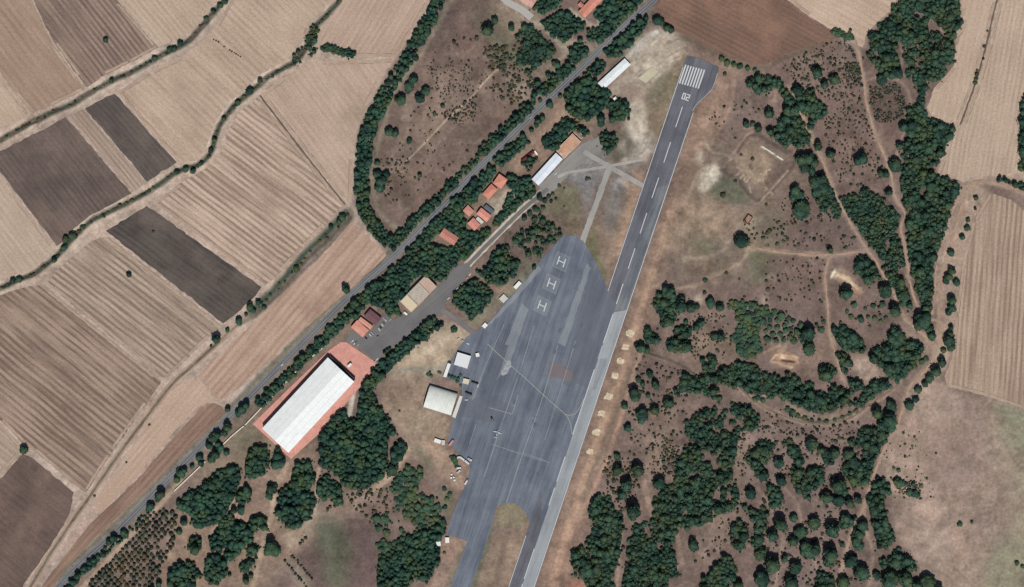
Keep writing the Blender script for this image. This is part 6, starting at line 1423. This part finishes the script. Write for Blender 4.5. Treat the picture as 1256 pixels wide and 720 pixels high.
fill('road', [(548, 262), (566, 248), (580, 250), (566, 258), (572, 272), (572, 284), (586, 285), (600, 277), (602, 290), (586, 304), (572, 318), (556, 328), (545, 345), (536, 340), (520, 334), (506, 345), (497, 338), (500, 316), (520, 296), (536, 300), (552, 304), (565, 294), (546, 280), (536, 284)], 4.9, (3, 4.8), 'dark green tree', 'around the orange roofed villas')
fill('road', [(622, 240), (632, 224), (648, 215), (658, 228), (656, 240), (640, 254), (620, 272), (606, 282), (602, 270), (614, 262)], 5, (3.2, 5), 'dark green tree', 'between the villas and the straight service road')
fill('road', [(620, 214), (632, 212), (636, 222), (628, 232), (618, 228)], 5, (3, 4.4), 'dark green tree', 'around the orange roofed villas')
fill('road', [(494, 318), (512, 300), (540, 310), (556, 328), (545, 345), (536, 346), (526, 338), (508, 342), (494, 366), (488, 372), (494, 388), (478, 388), (464, 378), (452, 372), (436, 392), (424, 394), (450, 362), (474, 338)], 4.9, (3.2, 5), 'dark green tree', 'in the grove between the highway and the beige terminal')
belt('road', [(497, 322), (470, 346), (444, 368), (420, 392), (402, 412)], 12, 4.8, (3, 4.8), 'dark green tree', ASB)
belt('road', [(406, 408), (380, 434), (354, 460), (328, 486), (316, 498)], 11, 4.9, (2.8, 4.4), 'dark green tree', 'in the belt between the highway and the pink paving')
belt('road', [(156, 654), (138, 668), (118, 686), (100, 703), (84, 720), (70, 735)], 8, 5, (2.6, 4.4), 'dark green tree', 'in the thin tree row at the bottom of the highway')
belt('road', [(196, 613), (176, 633), (160, 650)], 5, 6, (2.2, 3.6), 'dark green tree', 'in the thin tree row at the bottom of the highway')
few('road', [(298, 502, 5), (293, 507, 4), (302, 497, 4.4), (279, 524, 5), (276, 531, 4), (262, 538, 5.4), (267, 533, 4.4), (257, 546, 4.4), (245, 561, 4.6), (247, 568, 4), (222, 581, 5.4), (226, 577, 4), (218, 588, 4), (198, 606, 5.4), (194, 610, 4), (185, 621, 5), (152, 653, 3.4), (140, 660, 4.4), (134, 665, 3.6), (110, 690, 4), (104, 697, 4), (96, 706, 4.4), (90, 714, 4), (268, 545, 3.6), (236, 572, 3)], 'round roadside tree', 'spaced along the lower highway verge')
belt('grove', [(538, 393), (521, 406), (503, 421), (488, 434), (473, 449), (458, 465), (448, 477)], 14, 4.0, (3, 4.4), 'dark green tree', 'in the straight hedge row below the car park')
few('grove', [(472, 432.5, 2.4), (475, 430, 2.2), (478, 427.5, 2)], 'small dark tree', 'standing on the car park edge before the hedge row')
fill('grove', [(556, 360), (566, 352), (579, 340), (590, 346), (606, 359), (601, 369), (590, 386), (578, 392), (563, 379), (553, 371)], 5, (3.2, 4.8), 'dark green tree', 'in the square grove between the car park and the helipads')
fill('grove', [(580, 331), (596, 330), (603, 309), (618, 298), (626, 303), (623, 312), (639, 321), (632, 337), (620, 349), (601, 351), (590, 341)], 5, (3.2, 5), 'dark green tree', 'in the upper grove between the service road and the helipads')
fill('wood', [(628, 296), (640, 278), (662, 262), (672, 270), (688, 282), (690, 294), (672, 302), (662, 314), (646, 314), (632, 304)], 7.4, (2.9, 4.6), 'dark small tree', 'in the open plantation above the helipads')
few('wood', [(662, 243, 3.6), (668, 246, 3), (673, 241, 2.4), (678, 238, 2.2), (676, 247, 2), (656, 256, 3), (650, 262, 3), (660, 258, 2.4), (643, 268, 3), (655, 328, 2.4), (666, 255, 2.4), (682, 244, 1.6)], 'dark small tree', 'along the grass edge of the service road')
SG = 'in the dense wood south of the terminal hall'
fill('grove', [(440, 482), (452, 470), (462, 490), (470, 504), (487, 528), (474, 542), (478, 577), (461, 594), (442, 602), (423, 597), (410, 581), (392, 571), (391, 534), (400, 516), (414, 500), (424, 502), (428, 514), (438, 513)], 5.2, (3.6, 5.4), 'dark green tree', SG)
fill('grove', [(477, 553), (490, 540), (502, 549), (494, 563), (481, 571)], 5.2, (3.6, 5.2), 'dark green tree', 'in the tight clump right of the southern wood')
fill('grove', [(363, 568), (374, 563), (383, 571), (388, 587), (378, 600), (388, 611), (384, 628), (370, 647), (350, 648), (339, 628), (341, 604), (356, 592)], 5.4, (3.8, 5.8), 'dark green tree', 'in the grove off the lower corner of the hall')
fill('grove', [(389, 588), (402, 582), (412, 590), (421, 601), (421, 620), (410, 619), (403, 608), (396, 616), (389, 603)], 5.2, (3.6, 5.2), 'dark green tree', 'in the small grove beside the earth path')
few('grove', [(333, 600, 6), (331, 608, 5), (336, 597, 4), (332, 668, 7), (338, 675, 6.5), (330, 676, 6), (341, 560, 6), (345, 568, 6.4), (339, 569, 6), (341, 552, 4)], 'dark round tree', 'standing beside the pale earth paths below the hall')
fill('grove', [(300, 576), (304, 553), (315, 545), (328, 548), (333, 562), (325, 582), (312, 588), (301, 586)], 5.4, (3.8, 5.6), 'dark green tree', 'in the oval grove near the lower tip of the hall')
fill('grove', [(217, 614), (232, 604), (247, 597), (266, 577), (280, 572), (293, 568), (296, 590), (288, 612), (277, 628), (263, 644), (240, 651), (232, 630), (217, 624)], 5.2, (3.8, 5.6), 'dark green tree', 'in the tall oval wood beside the lower boundary wall')
few('grove', [(268, 553, 4.6), (265, 558, 5), (260, 563, 5), (278, 555, 4), (271, 549, 4)], 'dark tree', 'in the row beside the middle stretch of the boundary wall')
BG = 'in the patchy groves of the bottom left'
for pts in ([(286, 612), (292, 602), (302, 596), (310, 603), (308, 614), (296, 622)], [(266, 650), (272, 634), (284, 628), (290, 640), (302, 642), (312, 632), (328, 634), (326, 648), (310, 656), (304, 668), (290, 676), (270, 668)],
            [(274, 676), (284, 668), (296, 672), (294, 684), (280, 688)], [(250, 690), (262, 678), (276, 684), (280, 700), (268, 716), (252, 716)], [(205, 702), (222, 688), (240, 690), (246, 704), (236, 726), (208, 726)], [(254, 660), (268, 652), (278, 664), (272, 680), (258, 676)],
            [(302, 672), (312, 666), (320, 672), (312, 684), (302, 682)], [(292, 692), (306, 684), (314, 690), (306, 700), (294, 700)], [(232, 660), (246, 656), (248, 672), (238, 682), (230, 674)]):
    fill('grove', pts, 5.4, (3.6, 5.6), 'dark green tree', BG)
few('grove', [(287, 626, 4), (296, 626, 5), (307, 662, 4), (240, 673, 6), (226, 640, 4), (220, 652, 4), (262, 700, 4), (282, 705, 2.4), (276, 705, 2.4), (302, 712, 4), (308, 706, 3), (195, 716, 4), (186, 722, 4)], 'dark round tree', BG)
TK = 'in the loose green thicket west of the taxiway'
fill('thick', [(483, 588), (497, 571), (517, 573), (518, 588), (512, 604), (530, 610), (541, 624), (538, 640), (520, 650), (500, 640), (486, 622), (480, 604)], 5.4, (2.6, 4.6), 'green bush', TK)
fill('grove', [(496, 660), (520, 650), (540, 638), (547, 650), (540, 668), (540, 688), (527, 711), (510, 712), (497, 726), (463, 726), (463, 690), (470, 680)], 5.0, (3.2, 5.2), 'dark green tree', 'in the dark wood at the southern end west of the taxiway')
fill('thick', [(463, 665), (483, 664), (498, 655), (490, 680), (464, 690)], 5, (2.6, 4.2), 'green bush', TK)
few('thick', [(542, 642, 5), (538, 646, 5), (462, 636, 4.6), (472, 637, 4.4), (465, 648, 4), (474, 654, 4), (470, 663, 3), (463, 669, 3), (480, 600, 2.6), (474, 630, 2), (478, 640, 2), (492, 650, 2.6), (496, 655, 2.4), (545, 678, 2), (545, 600, 2.6), (548, 612, 2.6), (552, 606, 2.6), (546, 622, 2.6), (557, 563, 3.6), (559, 567, 3.2), (554, 561, 2.6), (560, 572, 2.4), (527, 457, 1.8), (529, 461, 2), (525, 459.5, 2.2), (540, 457, 1.6), (538, 456, 1.6), (551, 461, 2), (555, 462, 2), (558, 463, 2), (562, 464, 2), (561, 468, 2), (565, 473, 1.8), (551, 444, 1.6), (565, 460, 1.8), (490, 504, 1.3)], 'small dark bush', 'around the huts and yards west of the apron')
dots([(430, 590), (480, 600), (490, 640), (460, 650), (430, 620), (422, 600)], 36, (1, 2.4), 'on the earth between the southern wood and the thicket')
few('orch', [(402, 625, 2), (405, 622, 2), (411, 621, 2), (375, 660, 2), (371, 664, 2), (368, 667, 1.8), (358, 683, 1.8)], 'small dark shrub', 'in short rows on the bare earth near the earth path')
for k in range(2):                                                      # rows of saplings near the bottom
    for j in range(12):
        a = np.array((350+k*9, 688-k*6.0))+np.array((2.55, 3.1))*j+rng.normal(0, .5, 2)
        if k == 1 and j > 9: continue
        put('orch', a[0], a[1], rng.uniform(1.2, 1.9), 'tiny dark shrub in the double row of saplings near the bottom edge', 'saplings in the double row near the bottom edge', 2, 1)
OR = [(180, 632), (196, 624), (216, 628), (214, 668), (200, 694), (196, 726), (104, 726), (112, 712), (136, 688), (158, 664)]
u_, v_ = np.array((.70, -.71)), np.array((.62, .78))
for i in range(-40, 40):
    for j in range(-40, 40):
        p = np.array((170, 680)) + u_*i*5.9 + v_*j*5.7 + rng.normal(0, .35, 2)
        if inside1(p[0], p[1], OR) and rng.random() > .08 and not clash(p[0], p[1], 2.4) and not blocked(p[0], p[1], 1.5):
            put('orch', p[0], p[1], rng.uniform(1.8, 2.8), 'small dark sapling in the gridded plantation along the lower highway', 'saplings in the gridded plantation', 2, 1)
# --- ditches in the farmland
def along(line, key, sp, rr, off, look, where, keep=1.0):
    L = catmull(line, sp)
    for x, y in L:
        if rng.random() > keep: continue
        put(key, x+rng.normal(0, off), y+rng.normal(0, off), rng.uniform(*rr), look+' '+where, key_group(key)+' '+where, 1.0, 0)
along(DITCH_A, 'ditch', 3.2, (.9, 1.9), .6, 'low dark bush', 'along the first ditch through the top left fields', .38)
along(DITCH_B, 'ditch', 2.7, (1.0, 2.3), .7, 'low dark bush', 'along the winding second ditch through the fields', .62)
along(DITCH_D, 'ditch', 5, (1.2, 2.2), 1.5, 'low dark bush', 'on the green ditch above the pinkish stubble strip', .5)
few('wood', [(190, 72, 3), (208, 61, 3.2), (214, 60.5, 3.2), (221, 53.5, 3.4), (253, 23, 2.6), (276, 2, 3.6), (270, 7, 3), (262, 14, 2.6), (137, 99, 2.6)], 'dark round bush', 'on the first ditch')
few('wood', [(81, 294, 4.2), (90, 290, 4.4), (79, 304, 3.6), (67, 319, 3), (24, 343, 3.4), (16, 345, 3), (101, 279, 2.6), (263, 172, 3), (259, 185, 3), (275, 146, 2.6), (307, 112, 4), (292, 126, 3.4), (228, 208, 3.6), (237, 210, 3), (217, 211, 3), (319, 99, 3), (247, 200, 2.4)], 'dark round bush', 'on the winding second ditch')
fill('wood', [(352, 84), (360, 66), (372, 56), (376, 36), (388, 28), (392, 38), (388, 56), (390, 62), (378, 74), (362, 82)], 4.6, (2.4, 4), 'dark bush', 'in the thicket where the second ditch widens')
belt('wood', [(396, 58), (412, 62), (424, 65), (436, 68)], 7.5, 3.8, (2.2, 3.6), 'dark bush', 'in the short dark hedge sticking out into the smooth pale field')
few('wood', [(307, 377, 4.4), (293, 394, 4.2), (279, 405, 2.6), (266, 416, 4.8), (259, 425, 1.8), (302, 386, 2), (317, 371, 3), (324, 377, 2.6), (364, 330, 3.4), (406, 278, 3), (420, 267, 4), (416, 272, 3), (311, 381, 3)], 'dark round bush', 'on the ditch and track above the pinkish stubble strip')
few('dot', [(183, 521, 1.6), (155, 567, 1.4), (116, 608, 1.6), (302, 494, 1.2)], 'tiny dark bush', 'on the double farm track')
for k, (x, y) in enumerate([(262, 48.5), (265, 50), (268, 51.5), (275, 57), (282, 61.5), (284.5, 63), (287, 64.5), (289.5, 66), (292, 67.6), (295, 69.5)]):
    put('dot', x, y, 1.0+.12*(k % 3), 'dark speck in the short line of heaps on the long pale stubble field', 'line of dark heaps on the pale stubble field', 1, 1)

# a fringe of small growth round the woods
for p in [q for k_ in ('wood', 'grove', 'thick') for q in KIND[k_]['pts']]:
    for _ in range(2):
        if random.random() > .42: continue
        a = random.uniform(0, 2*math.pi); dd = p[2]*random.uniform(1.0, 2.3)
        x, y, r = p[0]+dd*math.cos(a), p[1]+dd*math.sin(a), .8+1.5*random.random()**2
        if not blocked(x, y, r) and p[5] == 0: put('dot', x, y, r, 'low dark bush in the ragged fringe '+p[4].split(' ', 1)[1], 'fringe bushes '+p[4].split(' ', 1)[1], 1, -1)
# darker green-grey tone blended into the ground round larger trees and bushes
TREE_TONE = np.zeros(PX.shape)
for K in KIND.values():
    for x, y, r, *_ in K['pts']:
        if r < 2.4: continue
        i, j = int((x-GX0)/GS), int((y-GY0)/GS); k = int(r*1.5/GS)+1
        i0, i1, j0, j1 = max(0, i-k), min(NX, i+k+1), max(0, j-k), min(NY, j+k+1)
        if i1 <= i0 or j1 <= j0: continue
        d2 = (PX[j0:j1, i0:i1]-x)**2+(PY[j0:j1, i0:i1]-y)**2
        TREE_TONE[j0:j1, i0:i1] += 0.55*np.exp(-d2/(r*r*.8))
TREE_TONE = np.clip(TREE_TONE+(FN-.5)*1.2*(TREE_TONE > .15), 0, 1)*.46
G = G*(1-TREE_TONE[..., None]) + np.array([lin(c) for c in (74, 78, 64)])/FIT*TREE_TONE[..., None]
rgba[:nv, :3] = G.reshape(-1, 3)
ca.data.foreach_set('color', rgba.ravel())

# --- build: the largest of each kind as trees of their own, the rest of that kind as one mass
for key, K in KIND.items():
    P = sorted(K['pts'], key=lambda p: -(p[2]+p[5]*2.0))
    P = [p for p in P if -30 < p[0] < 1286 and -30 < p[1] < 750]
    vis = [p for p in P if -2 < p[0] < 1258 and -2 < p[1] < 722]
    own = set(id(p) for p in vis[:296])
    protos = {}
    rest = []
    for p in P:
        x, y, r, lab, grp, prio = p
        if id(p) not in own: rest.append(p); continue
        k = random.randrange(len(K['T'])); rm = r*S
        rot = random.uniform(0, 2*math.pi); sc = (rm*1.2*random.uniform(.88, 1.15), rm*1.2*random.uniform(.9, 1.1), rm*K['hf']*random.uniform(.75, 1.3))
        if K['trunk'] is not None:
            root = bpy.data.objects.new(K['name'], None); COL.objects.link(root); root.empty_display_size = .1
            for nm, me_ in (('trunk', K['trunk']), ('crown', K['T'][k])):
                c = bpy.data.objects.new(nm, me_); COL.objects.link(c); c.parent = root
        else:
            root = bpy.data.objects.new(K['name'], K['T'][k]); COL.objects.link(root)
            sc = (sc[0], sc[1], sc[2])
        root.location = W((x, y), -0.45 if K['trunk'] is not None else -0.45 - .25*rm); root.rotation_euler = (0, 0, rot); root.scale = sc
        tag(root, lab, K['cat'], grp or None)
    if rest:
        V, F, n = [], [], 0
        for x, y, r, lab, grp, prio in rest:
            v, f = K['Q'][random.randrange(len(K['Q']))]
            rm = r*S*random.uniform(.74, 1.2); a = random.uniform(0, 2*math.pi); ca_, sa_ = math.cos(a), math.sin(a)
            q = np.empty_like(v); q[:, 0] = (v[:, 0]*ca_-v[:, 1]*sa_)*rm*1.3; q[:, 1] = (v[:, 0]*sa_+v[:, 1]*ca_)*rm*1.3; q[:, 2] = v[:, 2]*r*S*K['hf']*random.uniform(.6, 1.35)-.45
            V.append(q+np.array(W((x, y), 0))); F.append(f+n); n += len(v)
        names = {'wood': ('woodland', 'mass of smaller dark green trees filling the eastern woods'), 'grove': ('grove_trees', 'mass of smaller dark green trees filling the groves round the airfield buildings'), 'road': ('roadside_trees', 'mass of smaller trees filling the belts along the highway'),
                 'thick': ('thicket', 'mass of smaller lighter green bushes filling the thickets'), 'orch': ('saplings', 'mass of the smallest saplings in the gridded plantation'), 'dot': ('scrub', 'mass of the tiniest dark bushes speckling the dry scrub'), 'ditch': ('ditch_bushes', 'mass of the smallest low bushes along the farmland ditches')}
        nm, lb = names[key]
        o = link(nm, np_mesh(nm, np.vstack(V), np.vstack(F), K['mat']))
        tag(o, lb, nm.replace('_', ' '), kind='stuff')
    print(key, len(P), len(rest))
# ------------------------------------------------------------------ daylight and camera
w = bpy.data.worlds.new('World'); scene.world = w; w.use_nodes = True
nt = w.node_tree; bg = nt.nodes['Background']
sky = nt.nodes.new('ShaderNodeTexSky'); sky.sky_type = 'NISHITA'; sky.sun_disc = False
sky.sun_elevation = R(SUN_EL); sky.sun_rotation = R(SUN_AZ); sky.air_density = 1.0; sky.dust_density = 1.0
nt.links.new(sky.outputs[0], bg.inputs['Color']); bg.inputs['Strength'].default_value = 0.055
ld = bpy.data.lights.new('sun', 'SUN'); ld.energy = 4.6; ld.angle = R(0.5); ld.color = (1.0, 0.965, 0.91)
so = bpy.data.objects.new('sun', ld); COL.objects.link(so)
d = Vector((math.sin(R(SUN_AZ))*math.cos(R(SUN_EL)), math.cos(R(SUN_AZ))*math.cos(R(SUN_EL)), math.sin(R(SUN_EL))))
so.rotation_euler = d.to_track_quat('Z', 'Y').to_euler(); so.location = d*3000
cd = bpy.data.cameras.new('camera'); cam = bpy.data.objects.new('camera', cd); COL.objects.link(cam); scene.camera = cam
H = 4200.0
cam.location = (0, 0, H); cam.rotation_euler = (0, 0, 0)
cd.sensor_width = 36.0; cd.sensor_fit = 'HORIZONTAL'; cd.lens = 36.0*H/(1256*S); cd.clip_start = 10; cd.clip_end = 80000
vs = scene.view_settings; vs.view_transform = 'Standard'; vs.look = 'None'; vs.gamma = 1.0; vs.exposure = 0.0; vs.use_curve_mapping = False
scene.render.engine = 'CYCLES'
scene.cycles.max_bounces = 4; scene.cycles.diffuse_bounces = 2; scene.cycles.glossy_bounces = 2
scene.cycles.filter_width = 1.45
scene.cycles.use_denoising = False
